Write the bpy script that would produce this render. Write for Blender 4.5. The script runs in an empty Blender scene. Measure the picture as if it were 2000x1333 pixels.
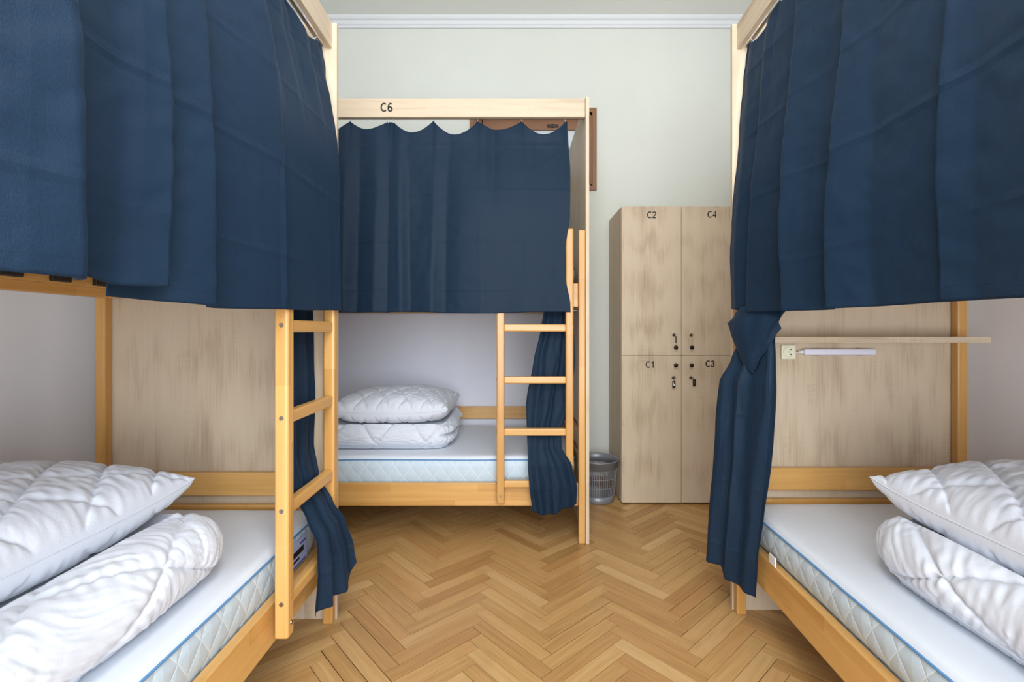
import bpy, bmesh, math, random
from mathutils import Vector, noise, Matrix

random.seed(7)
PI = math.pi
scn = bpy.context.scene
COL = scn.collection

# ------------------------------------------------------------------ camera, light, exposure
HC = 1.05                       # eye height
cam_d = bpy.data.cameras.new('camera')
cam_d.sensor_width = 36.0
cam_d.lens = 930.0 / 2000.0 * 36.0
cam_d.shift_x = -0.001
cam_d.shift_y = -0.01025
cam_d.clip_start = 0.02
cam = bpy.data.objects.new('camera', cam_d)
cam.location = (0, 0, HC)
cam.rotation_euler = (PI / 2, 0, 0)
COL.objects.link(cam)
scn.camera = cam

scn.view_settings.view_transform = 'Standard'
scn.view_settings.look = 'None'
scn.view_settings.gamma = 1.0
scn.view_settings.use_curve_mapping = False
scn.view_settings.exposure = 0.82

world = bpy.data.worlds.new('world')
scn.world = world
world.use_nodes = True
wn = world.node_tree.nodes
wn['Background'].inputs[0].default_value = (0.75, 0.87, 1.0, 1)
wn['Background'].inputs[1].default_value = 1.0


def area(name, loc, rot, sx, sy, power, color):
    d = bpy.data.lights.new(name, 'AREA')
    d.shape = 'RECTANGLE'
    d.size = sx
    d.size_y = sy
    d.energy = power
    d.color = color
    o = bpy.data.objects.new(name, d)
    o.location = loc
    o.rotation_euler = rot
    COL.objects.link(o)
    return o


# room limits (metres; Y runs away from the camera)
XL, XR, YB, YF, ZC = -1.72, 1.75, 3.26, -1.05, 3.185
# daylight coming through the big window in the wall behind the camera
area('window_daylight', (0.35, YF - 0.05, 1.50), (PI / 2, 0, 0), 2.3, 2.5, 70, (0.90, 0.955, 1.0))
# added fill light above the viewer, out of the frame, brightening the near curtains
pl_d = bpy.data.lights.new('fill_light', 'POINT')
pl_d.energy = 25
pl_d.shadow_soft_size = 0.22
pl_d.color = (1.0, 0.965, 0.92)
pl_o = bpy.data.objects.new('fill_light', pl_d)
pl_o.location = (0.0, 0.20, 2.30)
COL.objects.link(pl_o)


# ------------------------------------------------------------------ materials
def new_mat(name):
    m = bpy.data.materials.new(name)
    m.use_nodes = True
    nt = m.node_tree
    return m, nt, nt.nodes, nt.links, nt.nodes['Principled BSDF']


def s2l(c):
    return tuple(((x / 255.0) / 12.92 if x / 255.0 <= 0.04045 else ((x / 255.0 + 0.055) / 1.055) ** 2.4) for x in c)


def rgba(c):
    return (*s2l(c), 1)


def plain(name, col, rough=0.5, metal=0.0, spec=None, bump=0.0, bscale=80, var=0.0, sheen=0.0):
    m, nt, N, L, B = new_mat(name)
    B.inputs['Base Color'].default_value = rgba(col)
    B.inputs['Roughness'].default_value = rough
    B.inputs['Metallic'].default_value = metal
    if spec is not None:
        B.inputs['Specular IOR Level'].default_value = spec
    if sheen:
        B.inputs['Sheen Weight'].default_value = sheen
    tc = N.new('ShaderNodeTexCoord')
    nz = N.new('ShaderNodeTexNoise')
    nz.inputs['Scale'].default_value = bscale
    nz.inputs['Detail'].default_value = 4
    L.new(tc.outputs['Object'], nz.inputs['Vector'])
    if bump:
        bp = N.new('ShaderNodeBump')
        bp.inputs['Strength'].default_value = bump
        bp.inputs['Distance'].default_value = 0.002
        L.new(nz.outputs['Fac'], bp.inputs['Height'])
        L.new(bp.outputs['Normal'], B.inputs['Normal'])
    if var:
        n2 = N.new('ShaderNodeTexNoise')
        n2.inputs['Scale'].default_value = 1.7
        L.new(tc.outputs['Object'], n2.inputs['Vector'])
        r = N.new('ShaderNodeValToRGB')
        a = tuple(max(0, c * (1 - var)) for c in col)
        b = tuple(min(255, c * (1 + var)) for c in col)
        r.color_ramp.elements[0].position = 0.3
        r.color_ramp.elements[1].position = 0.7
        r.color_ramp.elements[0].color = rgba(a)
        r.color_ramp.elements[1].color = rgba(b)
        L.new(n2.outputs['Fac'], r.inputs['Fac'])
        L.new(r.outputs['Color'], B.inputs['Base Color'])
    return m


def math_node(N, L, op, a, b=None, c=None, clamp=False):
    n = N.new('ShaderNodeMath')
    n.operation = op
    n.use_clamp = clamp
    for i, v in enumerate((a, b, c)):
        if v is None:
            continue
        if isinstance(v, (int, float)):
            n.inputs[i].default_value = v
        else:
            L.new(v, n.inputs[i])
    return n.outputs[0]


def mixc(N, L, fac, a, b, mode='MIX'):
    n = N.new('ShaderNodeMix')
    n.data_type = 'RGBA'
    n.blend_type = mode
    if isinstance(fac, (int, float)):
        n.inputs[0].default_value = fac
    else:
        L.new(fac, n.inputs[0])
    for i, v in ((6, a), (7, b)):
        if isinstance(v, tuple):
            n.inputs[i].default_value = v
        else:
            L.new(v, n.inputs[i])
    return n.outputs[2]


def axis_vec(N, L, axis, long_s, cross_s, off=(0, 0, 0)):
    """object coordinates squeezed along the grain axis"""
    tc = N.new('ShaderNodeTexCoord')
    mp = N.new('ShaderNodeMapping')
    sc = [cross_s] * 3
    sc['xyz'.index(axis)] = long_s
    mp.inputs['Scale'].default_value = sc
    mp.inputs['Location'].default_value = off
    L.new(tc.outputs['Object'], mp.inputs['Vector'])
    return mp.outputs['Vector'], tc.outputs['Object']


def oak_laminate(axis):
    """pale greyed oak laminate with long grain, darker streaks and fine cross saw marks"""
    m, nt, N, L, B = new_mat('oak_laminate_' + axis)
    v, obj = axis_vec(N, L, axis, 0.6, 13.0, (3.1, 1.7, 0.4))
    n1 = N.new('ShaderNodeTexNoise')
    n1.inputs['Scale'].default_value = 1.5
    n1.inputs['Detail'].default_value = 7
    n1.inputs['Roughness'].default_value = 0.62
    n1.inputs['Distortion'].default_value = 0.6
    L.new(v, n1.inputs['Vector'])
    v2, _ = axis_vec(N, L, axis, 3.5, 95.0)
    n2 = N.new('ShaderNodeTexNoise')
    n2.inputs['Scale'].default_value = 2.0
    n2.inputs['Detail'].default_value = 4
    L.new(v2, n2.inputs['Vector'])
    # cathedral figure
    v3, _ = axis_vec(N, L, axis, 1.2, 6.0, (0.3, 5.0, 2.0))
    wv = N.new('ShaderNodeTexWave')
    wv.wave_type = 'RINGS'
    wv.inputs['Scale'].default_value = 1.6
    wv.inputs['Distortion'].default_value = 5.0
    wv.inputs['Detail'].default_value = 3
    wv.inputs['Detail Scale'].default_value = 1.4
    L.new(v3, wv.inputs['Vector'])
    # saw marks across the grain, in patches
    other = {'z': 'x', 'x': 'z', 'y': 'z'}[axis]
    tc = N.new('ShaderNodeTexCoord')
    mp = N.new('ShaderNodeMapping')
    sc = [12.0] * 3
    sc['xyz'.index(axis)] = 330.0
    mp.inputs['Scale'].default_value = sc
    L.new(tc.outputs['Object'], mp.inputs['Vector'])
    n4 = N.new('ShaderNodeTexNoise')
    n4.inputs['Scale'].default_value = 1.0
    n4.inputs['Detail'].default_value = 1
    L.new(mp.outputs['Vector'], n4.inputs['Vector'])
    v5, _ = axis_vec(N, L, axis, 5.0, 12.0, (7, 7, 7))
    n5 = N.new('ShaderNodeTexNoise')
    n5.inputs['Scale'].default_value = 1.0
    L.new(v5, n5.inputs['Vector'])
    patch = math_node(N, L, 'MULTIPLY', math_node(N, L, 'SUBTRACT', n5.outputs['Fac'], 0.56), 7.0, clamp=True)
    r = N.new('ShaderNodeValToRGB')
    e = r.color_ramp.elements
    e[0].position = 0.28
    e[0].color = rgba((168, 145, 121))
    e[1].position = 0.72
    e[1].color = rgba((210, 193, 170))
    k = e.new(0.5)
    k.color = rgba((204, 185, 160))
    v7, _ = axis_vec(N, L, axis, 0.12, 7.0, (1.3, 0.2, 9.0))
    n7 = N.new('ShaderNodeTexNoise')
    n7.inputs['Scale'].default_value = 1.3
    n7.inputs['Detail'].default_value = 3
    L.new(v7, n7.inputs['Vector'])
    n1b = math_node(N, L, 'ADD', math_node(N, L, 'MULTIPLY', n1.outputs['Fac'], 0.42), math_node(N, L, 'MULTIPLY', n7.outputs['Fac'], 0.34))
    f = math_node(N, L, 'ADD', math_node(N, L, 'MULTIPLY_ADD', n1b, 1.0, -0.03),
                  math_node(N, L, 'MULTIPLY', n2.outputs['Fac'], 0.30))
    f = math_node(N, L, 'ADD', f, math_node(N, L, 'MULTIPLY', math_node(N, L, 'SUBTRACT', wv.outputs['Fac'], 0.5), 0.10))
    saw = math_node(N, L, 'MULTIPLY', math_node(N, L, 'SUBTRACT', n4.outputs['Fac'], 0.45), patch)
    f = math_node(N, L, 'ADD', f, math_node(N, L, 'MULTIPLY', saw, 0.40))
    L.new(f, r.inputs['Fac'])
    L.new(r.outputs['Color'], B.inputs['Base Color'])
    B.inputs['Roughness'].default_value = 0.5
    B.inputs['Specular IOR Level'].default_value = 0.35
    bp = N.new('ShaderNodeBump')
    bp.inputs['Strength'].default_value = 0.12
    bp.inputs['Distance'].default_value = 0.001
    L.new(f, bp.inputs['Height'])
    L.new(bp.outputs['Normal'], B.inputs['Normal'])
    return m


def beech(axis, c0=(188, 136, 70), c1=(224, 175, 106)):
    """lacquered yellow beech, glued from short staves"""
    m, nt, N, L, B = new_mat('lacquered_beech_' + axis)
    v, obj = axis_vec(N, L, axis, 1.3, 26.0)
    n1 = N.new('ShaderNodeTexNoise')
    n1.inputs['Scale'].default_value = 1.6
    n1.inputs['Detail'].default_value = 5
    n1.inputs['Distortion'].default_value = 0.5
    L.new(v, n1.inputs['Vector'])
    # staves: snapped coordinates give every stave its own tone
    tc = N.new('ShaderNodeTexCoord')
    sx = N.new('ShaderNodeSeparateXYZ')
    L.new(tc.outputs['Object'], sx.inputs[0])
    ai = 'xyz'.index(axis)
    lng = sx.outputs[ai]
    oth = [sx.outputs[i] for i in range(3) if i != ai]
    row = math_node(N, L, 'FLOOR', math_node(N, L, 'MULTIPLY', oth[1], 24.0))
    sh = math_node(N, L, 'ADD', math_node(N, L, 'MULTIPLY', lng, 2.3), math_node(N, L, 'MULTIPLY', row, 0.37))
    cell = math_node(N, L, 'FLOOR', sh)
    cb = N.new('ShaderNodeCombineXYZ')
    L.new(cell, cb.inputs[0])
    L.new(row, cb.inputs[1])
    wnz = N.new('ShaderNodeTexWhiteNoise')
    wnz.noise_dimensions = '3D'
    L.new(cb.outputs[0], wnz.inputs['Vector'])
    f = math_node(N, L, 'ADD', math_node(N, L, 'MULTIPLY', n1.outputs['Fac'], 0.7),
                  math_node(N, L, 'MULTIPLY', wnz.outputs['Value'], 0.34))
    r = N.new('ShaderNodeValToRGB')
    e = r.color_ramp.elements
    e[0].position = 0.2
    e[0].color = rgba(c0)
    e[1].position = 0.85
    e[1].color = rgba(c1)
    L.new(f, r.inputs['Fac'])
    L.new(r.outputs['Color'], B.inputs['Base Color'])
    B.inputs['Roughness'].default_value = 0.32
    B.inputs['Coat Weight'].default_value = 0.15
    B.inputs['Coat Roughness'].default_value = 0.2
    return m


def parquet():
    """oak parquet: UV runs along each plank, the 'plank' attribute gives its tone"""
    m, nt, N, L, B = new_mat('oak_parquet')
    uv = N.new('ShaderNodeUVMap')
    uv.uv_map = 'UVMap'
    at = N.new('ShaderNodeAttribute')
    at.attribute_name = 'plank'
    mp = N.new('ShaderNodeMapping')
    mp.inputs['Scale'].default_value = (2.2, 42.0, 1)
    L.new(uv.outputs['UV'], mp.inputs['Vector'])
    n1 = N.new('ShaderNodeTexNoise')
    n1.inputs['Scale'].default_value = 1.6
    n1.inputs['Detail'].default_value = 6
    n1.inputs['Distortion'].default_value = 0.9
    L.new(mp.outputs['Vector'], n1.inputs['Vector'])
    mp2 = N.new('ShaderNodeMapping')
    mp2.inputs['Scale'].default_value = (9.0, 260.0, 1)
    L.new(uv.outputs['UV'], mp2.inputs['Vector'])
    n2 = N.new('ShaderNodeTexNoise')
    n2.inputs['Scale'].default_value = 1.0
    n2.inputs['Detail'].default_value = 2
    L.new(mp2.outputs['Vector'], n2.inputs['Vector'])
    f = math_node(N, L, 'ADD', math_node(N, L, 'MULTIPLY', n1.outputs['Fac'], 0.42),
                  math_node(N, L, 'MULTIPLY', n2.outputs['Fac'], 0.16))
    sep = N.new('ShaderNodeSeparateColor')
    L.new(at.outputs['Color'], sep.inputs[0])
    f = math_node(N, L, 'ADD', f, math_node(N, L, 'MULTIPLY', sep.outputs[0], 0.38))
    r = N.new('ShaderNodeValToRGB')
    e = r.color_ramp.elements
    e[0].position = 0.18
    e[0].color = rgba((148, 106, 60))
    e[1].position = 0.86
    e[1].color = rgba((224, 190, 138))
    k = e.new(0.5)
    k.color = rgba((194, 152, 96))
    L.new(f, r.inputs['Fac'])
    col = mixc(N, L, math_node(N, L, 'MULTIPLY', sep.outputs[1], 0.25), r.outputs['Color'], rgba((196, 136, 84)))
    # wear: dark worn patches independent of the boards
    tc = N.new('ShaderNodeTexCoord')
    n3 = N.new('ShaderNodeTexNoise')
    n3.inputs['Scale'].default_value = 4.5
    n3.inputs['Detail'].default_value = 5
    L.new(tc.outputs['Object'], n3.inputs['Vector'])
    wear = math_node(N, L, 'MULTIPLY', math_node(N, L, 'SUBTRACT', n3.outputs['Fac'], 0.58), 3.0, clamp=True)
    col = mixc(N, L, math_node(N, L, 'MULTIPLY', wear, 0.4), col, rgba((138, 96, 52)))
    L.new(col, B.inputs['Base Color'])
    B.inputs['Roughness'].default_value = 0.36
    rr = math_node(N, L, 'ADD', math_node(N, L, 'MULTIPLY', n3.outputs['Fac'], 0.22), 0.24)
    L.new(rr, B.inputs['Roughness'])
    bp = N.new('ShaderNodeBump')
    bp.inputs['Strength'].default_value = 0.15
    bp.inputs['Distance'].default_value = 0.001
    L.new(f, bp.inputs['Height'])
    L.new(bp.outputs['Normal'], B.inputs['Normal'])
    return m


def navy_cloth():
    """navy curtain cloth; UV in metres carries a fine rib weave and pressed fold lines"""
    m, nt, N, L, B = new_mat('navy_curtain_cloth')
    uv = N.new('ShaderNodeUVMap')
    uv.uv_map = 'UVMap'
    sx = N.new('ShaderNodeSeparateXYZ')
    L.new(uv.outputs['UV'], sx.inputs[0])
    nz = N.new('ShaderNodeTexNoise')
    nz.inputs['Scale'].default_value = 3.0
    nz.inputs['Detail'].default_value = 3
    L.new(uv.outputs['UV'], nz.inputs['Vector'])
    wob = math_node(N, L, 'MULTIPLY', math_node(N, L, 'SUBTRACT', nz.outputs['Fac'], 0.5), 0.03)

    def crease(src, pitch, off):
        a = math_node(N, L, 'ADD', math_node(N, L, 'ADD', src, off), wob)
        a = math_node(N, L, 'DIVIDE', a, pitch)
        fr = math_node(N, L, 'FRACT', a)
        d = math_node(N, L, 'ABSOLUTE', math_node(N, L, 'SUBTRACT', fr, 0.5))
        d = math_node(N, L, 'MULTIPLY', d, pitch)            # metres from the crease
        g = math_node(N, L, 'MULTIPLY', d, 70.0, clamp=True)
        return math_node(N, L, 'SUBTRACT', 1.0, g)
    h = math_node(N, L, 'ADD', math_node(N, L, 'MULTIPLY', crease(sx.outputs[0], 0.215, 0.02), 0.35), crease(sx.outputs[1], 0.24, 0.07))
    h = math_node(N, L, 'MULTIPLY', h, math_node(N, L, 'MULTIPLY', math_node(N, L, 'SUBTRACT', nz.outputs['Fac'], 0.30), 3.5, clamp=True))
    n6 = N.new('ShaderNodeTexNoise')
    n6.inputs['Scale'].default_value = 9.0
    n6.inputs['Detail'].default_value = 3
    n6.inputs['Distortion'].default_value = 0.8
    L.new(uv.outputs['UV'], n6.inputs['Vector'])
    hh = math_node(N, L, 'ADD', math_node(N, L, 'MULTIPLY', h, 0.45), math_node(N, L, 'MULTIPLY', n6.outputs['Fac'], 0.9))
    bp = N.new('ShaderNodeBump')
    bp.inputs['Strength'].default_value = 0.8
    bp.inputs['Distance'].default_value = 0.005
    L.new(hh, bp.inputs['Height'])
    mp = N.new('ShaderNodeMapping')
    mp.inputs['Scale'].default_value = (620, 260, 1)
    L.new(uv.outputs['UV'], mp.inputs['Vector'])
    nw = N.new('ShaderNodeTexNoise')
    nw.inputs['Scale'].default_value = 1
    nw.inputs['Detail'].default_value = 1
    L.new(mp.outputs['Vector'], nw.inputs['Vector'])
    b2 = N.new('ShaderNodeBump')
    b2.inputs['Strength'].default_value = 0.5
    b2.inputs['Distance'].default_value = 0.0006
    L.new(nw.outputs['Fac'], b2.inputs['Height'])
    L.new(bp.outputs['Normal'], b2.inputs['Normal'])
    L.new(b2.outputs['Normal'], B.inputs['Normal'])
    c = mixc(N, L, nw.outputs['Fac'], rgba((15, 30, 46)), rgba((25, 48, 70)))
    L.new(c, B.inputs['Base Color'])
    B.inputs['Roughness'].default_value = 0.6
    B.inputs['Specular IOR Level'].default_value = 0.18
    B.inputs['Sheen Weight'].default_value = 0.06
    B.inputs['Sheen Roughness'].default_value = 0.5
    B.inputs['Sheen Tint'].default_value = rgba((120, 170, 230))
    return m


def quilted_border():
    """mattress side: pale blue ticking quilted in a diamond net; UV in metres"""
    m, nt, N, L, B = new_mat('quilted_mattress_ticking')
    uv = N.new('ShaderNodeUVMap')
    uv.uv_map = 'UVMap'
    sx = N.new('ShaderNodeSeparateXYZ')
    L.new(uv.outputs['UV'], sx.inputs[0])

    def band(sign):
        a = math_node(N, L, 'ADD', math_node(N, L, 'MULTIPLY', sx.outputs[0], 1.0 / 0.075),
                      math_node(N, L, 'MULTIPLY', sx.outputs[1], sign / 0.105))
        d = math_node(N, L, 'ABSOLUTE', math_node(N, L, 'SUBTRACT', math_node(N, L, 'FRACT', a), 0.5))
        return math_node(N, L, 'MULTIPLY', d, 2.0)          # 0 at stitch, 1 mid
    d = math_node(N, L, 'MINIMUM', band(1), band(-1))
    line = math_node(N, L, 'SUBTRACT', 1.0, math_node(N, L, 'MULTIPLY', d, 9.0, clamp=True))
    nz = N.new('ShaderNodeTexNoise')
    nz.inputs['Scale'].default_value = 160
    L.new(uv.outputs['UV'], nz.inputs['Vector'])
    base = mixc(N, L, nz.outputs['Fac'], rgba((188, 209, 224)), rgba((206, 222, 234)))
    col = mixc(N, L, math_node(N, L, 'MULTIPLY', line, 0.45), base, rgba((238, 242, 244)))
    L.new(col, B.inputs['Base Color'])
    B.inputs['Roughness'].default_value = 0.6
    h = math_node(N, L, 'POWER', d, 0.5)
    bp = N.new('ShaderNodeBump')
    bp.inputs['Strength'].default_value = 0.6
    bp.inputs['Distance'].default_value = 0.004
    L.new(h, bp.inputs['Height'])
    L.new(bp.outputs['Normal'], B.inputs['Normal'])
    return m


def white_cloth(name, col, wr=0.3, scale=14):
    m, nt, N, L, B = new_mat(name)
    B.inputs['Base Color'].default_value = rgba(col)
    B.inputs['Roughness'].default_value = 0.7
    B.inputs['Sheen Weight'].default_value = 0.2
    tc = N.new('ShaderNodeTexCoord')
    n1 = N.new('ShaderNodeTexNoise')
    n1.inputs['Scale'].default_value = scale
    n1.inputs['Detail'].default_value = 4
    n1.inputs['Distortion'].default_value = 1.2
    L.new(tc.outputs['Object'], n1.inputs['Vector'])
    bp = N.new('ShaderNodeBump')
    bp.inputs['Strength'].default_value = wr
    bp.inputs['Distance'].default_value = 0.006
    L.new(n1.outputs['Fac'], bp.inputs['Height'])
    L.new(bp.outputs['Normal'], B.inputs['Normal'])
    return m


M = dict(
    wall=plain('painted_wall', (212, 214, 206), 0.8, bump=0.15, bscale=220, var=0.012),
    side=plain('painted_side_wall', (232, 229, 232), 0.8, bump=0.12, bscale=220, var=0.012),
    ceil=plain('white_ceiling', (232, 233, 227), 0.85, bump=0.1, bscale=200),
    cornice=plain('white_cornice', (218, 220, 222), 0.6),
    navy=navy_cloth(),
    ticking=quilted_border(),
    sheet=white_cloth('white_stretch_cover', (216, 222, 232), 0.18, 7),
    pillow=white_cloth('white_quilted_microfibre', (212, 217, 228), 0.15, 40),
    piping=plain('blue_piping', (88, 140, 190), 0.5, bump=0.3, bscale=600),
    steel=plain('zinc_steel', (150, 146, 140), 0.35, 1.0),
    silver=plain('silver_grey_plastic', (142, 145, 152), 0.38, 0.35),
    black=plain('black_plastic', (26, 24, 24), 0.35),
    knob=plain('dark_bronze_knob', (38, 30, 28), 0.22, 0.5),
    brass=plain('worn_key_metal', (98, 88, 76), 0.4, 0.8),
    walnut=plain('brown_stained_wood', (134, 92, 62), 0.45, bump=0.2, bscale=50, var=0.12),
    skirting=plain('brown_skirting_wood', (120, 80, 55), 0.5, var=0.1),
    cream=plain('cream_plastic', (228, 226, 200), 0.4),
    lens=plain('frosted_white_plastic', (222, 220, 236), 0.35),
    white=plain('white_plastic', (236, 236, 236), 0.4),
    ink=plain('black_lettering', (28, 26, 26), 0.5),
    edging=plain('pale_edge_banding', (222, 205, 190), 0.5),
    fabric_black=plain('black_webbing', (24, 24, 26), 0.8, bump=0.6, bscale=400),
    grout=plain('dark_floor_joint', (52, 32, 16), 0.8),
    glass=plain('frosted_window_glass', (206, 214, 218), 0.25),
    board=plain('white_lavender_board', (226, 226, 236), 0.6),
    parquet=parquet(),
)
for a in 'xyz':
    M['oak' + a] = oak_laminate(a)
    M['beech' + a] = beech(a)


# ------------------------------------------------------------------ object helpers
def tag(o, label=None, cat=None, group=None, kind=None):
    if label:
        o['label'] = label
    if cat:
        o['category'] = cat
    if group:
        o['group'] = group
    if kind:
        o['kind'] = kind
    return o


def thing(name, loc, label, cat, group=None):
    o = bpy.data.objects.new(name, None)
    o.empty_display_size = 0.1
    o.location = loc
    COL.objects.link(o)
    return tag(o, label, cat, group)


def link(name, me, mats, parent=None, loc=(0, 0, 0), smooth=False):
    o = bpy.data.objects.new(name, me)
    o.location = loc
    COL.objects.link(o)
    if parent:
        o.parent = parent
    if not isinstance(mats, (list, tuple)):
        mats = [mats]
    for m in mats:
        me.materials.append(m)
    if smooth:
        for p in me.polygons:
            p.use_smooth = True
    return o


def bm_obj(name, bm, mats, parent=None, loc=(0, 0, 0), smooth=False):
    bmesh.ops.recalc_face_normals(bm, faces=bm.faces)
    me = bpy.data.meshes.new(name)
    bm.to_mesh(me)
    bm.free()
    return link(name, me, mats, parent, loc, smooth)


def add_box(bm, x0, x1, y0, y1, z0, z1, bev=0.0, seg=2, mp=None, mi=0):
    b2 = bmesh.new()
    bmesh.ops.create_cube(b2, size=1.0)
    for v in b2.verts:
        v.co.x = x0 + (v.co.x + 0.5) * (x1 - x0)
        v.co.y = y0 + (v.co.y + 0.5) * (y1 - y0)
        v.co.z = z0 + (v.co.z + 0.5) * (z1 - z0)
    if bev > 0:
        bmesh.ops.bevel(b2, geom=b2.edges[:] + b2.verts[:], offset=bev, segments=seg, profile=0.5, affect='EDGES')
    if mp:
        for v in b2.verts:
            v.co = Vector(mp(*v.co))
    for f in b2.faces:
        f.material_index = mi
    bmesh.ops.recalc_face_normals(b2, faces=b2.faces)
    tmp = bpy.data.meshes.new('tmp')
    b2.to_mesh(tmp)
    b2.free()
    bm.from_mesh(tmp)
    bpy.data.meshes.remove(tmp)


def box_obj(name, b, mat, parent=None, bev=0.002, mp=None, loc=(0, 0, 0), seg=2):
    bm = bmesh.new()
    add_box(bm, *b, bev=bev, mp=mp, seg=seg)
    return bm_obj(name, bm, mat, parent, loc)


def add_cyl(bm, p0, p1, r0, r1=None, n=20, cap=True):
    r1 = r0 if r1 is None else r1
    p0, p1 = Vector(p0), Vector(p1)
    d = p1 - p0
    res = bmesh.ops.create_cone(bm, cap_ends=cap, cap_tris=False, segments=n, radius1=r0, radius2=r1, depth=d.length)
    q = d.to_track_quat('Z', 'Y').to_matrix().to_4x4()
    mt = Matrix.Translation((p0 + p1) / 2) @ q
    bmesh.ops.transform(bm, matrix=mt, verts=res['verts'])


def add_lathe(bm, prof, c=(0, 0, 0), n=40, axis='z', closed=False):
    rings = []
    for r, h in prof:
        ring = []
        for i in range(n):
            a = 2 * PI * i / n
            x, y = r * math.cos(a), r * math.sin(a)
            if axis == 'z':
                p = (c[0] + x, c[1] + y, c[2] + h)
            elif axis == 'y':
                p = (c[0] + x, c[1] + h, c[2] + y)
            else:
                p = (c[0] + h, c[1] + x, c[2] + y)
            ring.append(bm.verts.new(p))
        rings.append(ring)
    pairs = list(zip(rings, rings[1:]))
    if closed:
        pairs.append((rings[-1], rings[0]))
    for a, b in pairs:
        for i in range(n):
            bm.faces.new((a[i], a[(i + 1) % n], b[(i + 1) % n], b[i]))
    if not closed:
        if prof[0][0] > 1e-5:
            bm.faces.new(rings[0])
        if prof[-1][0] > 1e-5:
            bm.faces.new(rings[-1])


def add_tube(bm, pts, r, n=8):
    pts = [Vector(p) for p in pts]
    rings = []
    for i, p in enumerate(pts):
        t = (pts[min(i + 1, len(pts) - 1)] - pts[max(i - 1, 0)]).normalized()
        up = Vector((0, 0, 1)) if abs(t.z) < 0.9 else Vector((1, 0, 0))
        a = t.cross(up).normalized()
        b = t.cross(a).normalized()
        rings.append([bm.verts.new(p + a * r * math.cos(2 * PI * k / n) + b * r * math.sin(2 * PI * k / n)) for k in range(n)])
    for a, b in zip(rings, rings[1:]):
        for k in range(n):
            bm.faces.new((a[k], a[(k + 1) % n], b[(k + 1) % n], b[k]))
    bm.faces.new(rings[0])
    bm.faces.new(rings[-1])


def arc(cx, cy, rx, ry, a0, a1, n=28):
    return [(cx + rx * math.cos(math.radians(a0 + (a1 - a0) * k / n)), cy + ry * math.sin(math.radians(a0 + (a1 - a0) * k / n))) for k in range(n + 1)]


# plain sans-serif characters as strokes, cap height 1: (advance, strokes)
GLYPHS = {
    'C': (0.79, [arc(0.40, 0.5, 0.32, 0.435, 48, 312, 40)]),
    '1': (0.58, [[(0.34, 0.0), (0.34, 1.0)], [(0.33, 0.95), (0.24, 0.84), (0.10, 0.76)]]),
    '2': (0.62, [arc(0.30, 0.70, 0.215, 0.235, 168, -28) + [(0.40, 0.46), (0.20, 0.24), (0.10, 0.065), (0.545, 0.065)]]),
    '3': (0.62, [arc(0.29, 0.735, 0.175, 0.20, 165, -90), arc(0.29, 0.295, 0.205, 0.235, 90, -168)]),
    '4': (0.64, [[(0.42, 0.0), (0.42, 0.96), (0.065, 0.31), (0.57, 0.31)]]),
    '6': (0.62, [arc(0.31, 0.30, 0.205, 0.235, 0, 360, 36), arc(0.345, 0.50, 0.24, 0.435, 52, 195, 24)]),
}


def text_obj(name, body, cap_h, loc, mat, parent, stroke=0.165):
    """dark lettering facing the aisle, laid flat on its board"""
    bm = bmesh.new()
    total = sum(GLYPHS[ch][0] for ch in body)
    x = -total / 2
    w = stroke / 2
    for ch in body:
        for st in GLYPHS[ch][1]:
            loop = math.hypot(st[0][0] - st[-1][0], st[0][1] - st[-1][1]) < 1e-4
            L_, R_ = [], []
            for k, p in enumerate(st):
                a = st[max(k - 1, 0)] if not (loop and k == 0) else st[-2]
                b = st[min(k + 1, len(st) - 1)] if not (loop and k == len(st) - 1) else st[1]
                d0 = Vector((p[0] - a[0], p[1] - a[1]))
                d1 = Vector((b[0] - p[0], b[1] - p[1]))
                d0 = d0.normalized() if d0.length > 1e-6 else d1.normalized()
                d1 = d1.normalized() if d1.length > 1e-6 else d0
                t = (d0 + d1).normalized() if (d0 + d1).length > 1e-3 else d0
                nn = Vector((-t.y, t.x))
                m = min(1.8, 1.0 / max(0.35, nn.dot(Vector((-d0.y, d0.x)))))
                for lst, sg in ((L_, 1), (R_, -1)):
                    q = Vector(p) + nn * w * m * sg
                    lst.append([bm.verts.new(((x + q.x) * cap_h, yy, (q.y - 0.5) * cap_h)) for yy in (-0.0006, 0.0)])
            for k in range(len(st) - 1):
                a, b, c, d = L_[k], L_[k + 1], R_[k + 1], R_[k]
                bm.faces.new((a[0], b[0], c[0], d[0]))
                bm.faces.new((a[0], a[1], b[1], b[0]))
                bm.faces.new((d[0], c[0], c[1], d[1]))
        x += GLYPHS[ch][0]
    return bm_obj(name, bm, mat, parent, loc)


def lerp(a, b, t):
    return a + (b - a) * t


def interp(tab, x):
    """piecewise smooth table lookup: [(x, y...)] sorted by x"""
    if x <= tab[0][0]:
        return tab[0][1]
    for (x0, y0), (x1, y1) in zip(tab, tab[1:]):
        if x <= x1:
            t = (x - x0) / (x1 - x0)
            t = t * t * (3 - 2 * t) * 0.5 + t * 0.5
            return lerp(y0, y1, t)
    return tab[-1][1]


# ------------------------------------------------------------------ the room
def structure(o):
    o['kind'] = 'structure'
    return o


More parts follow.
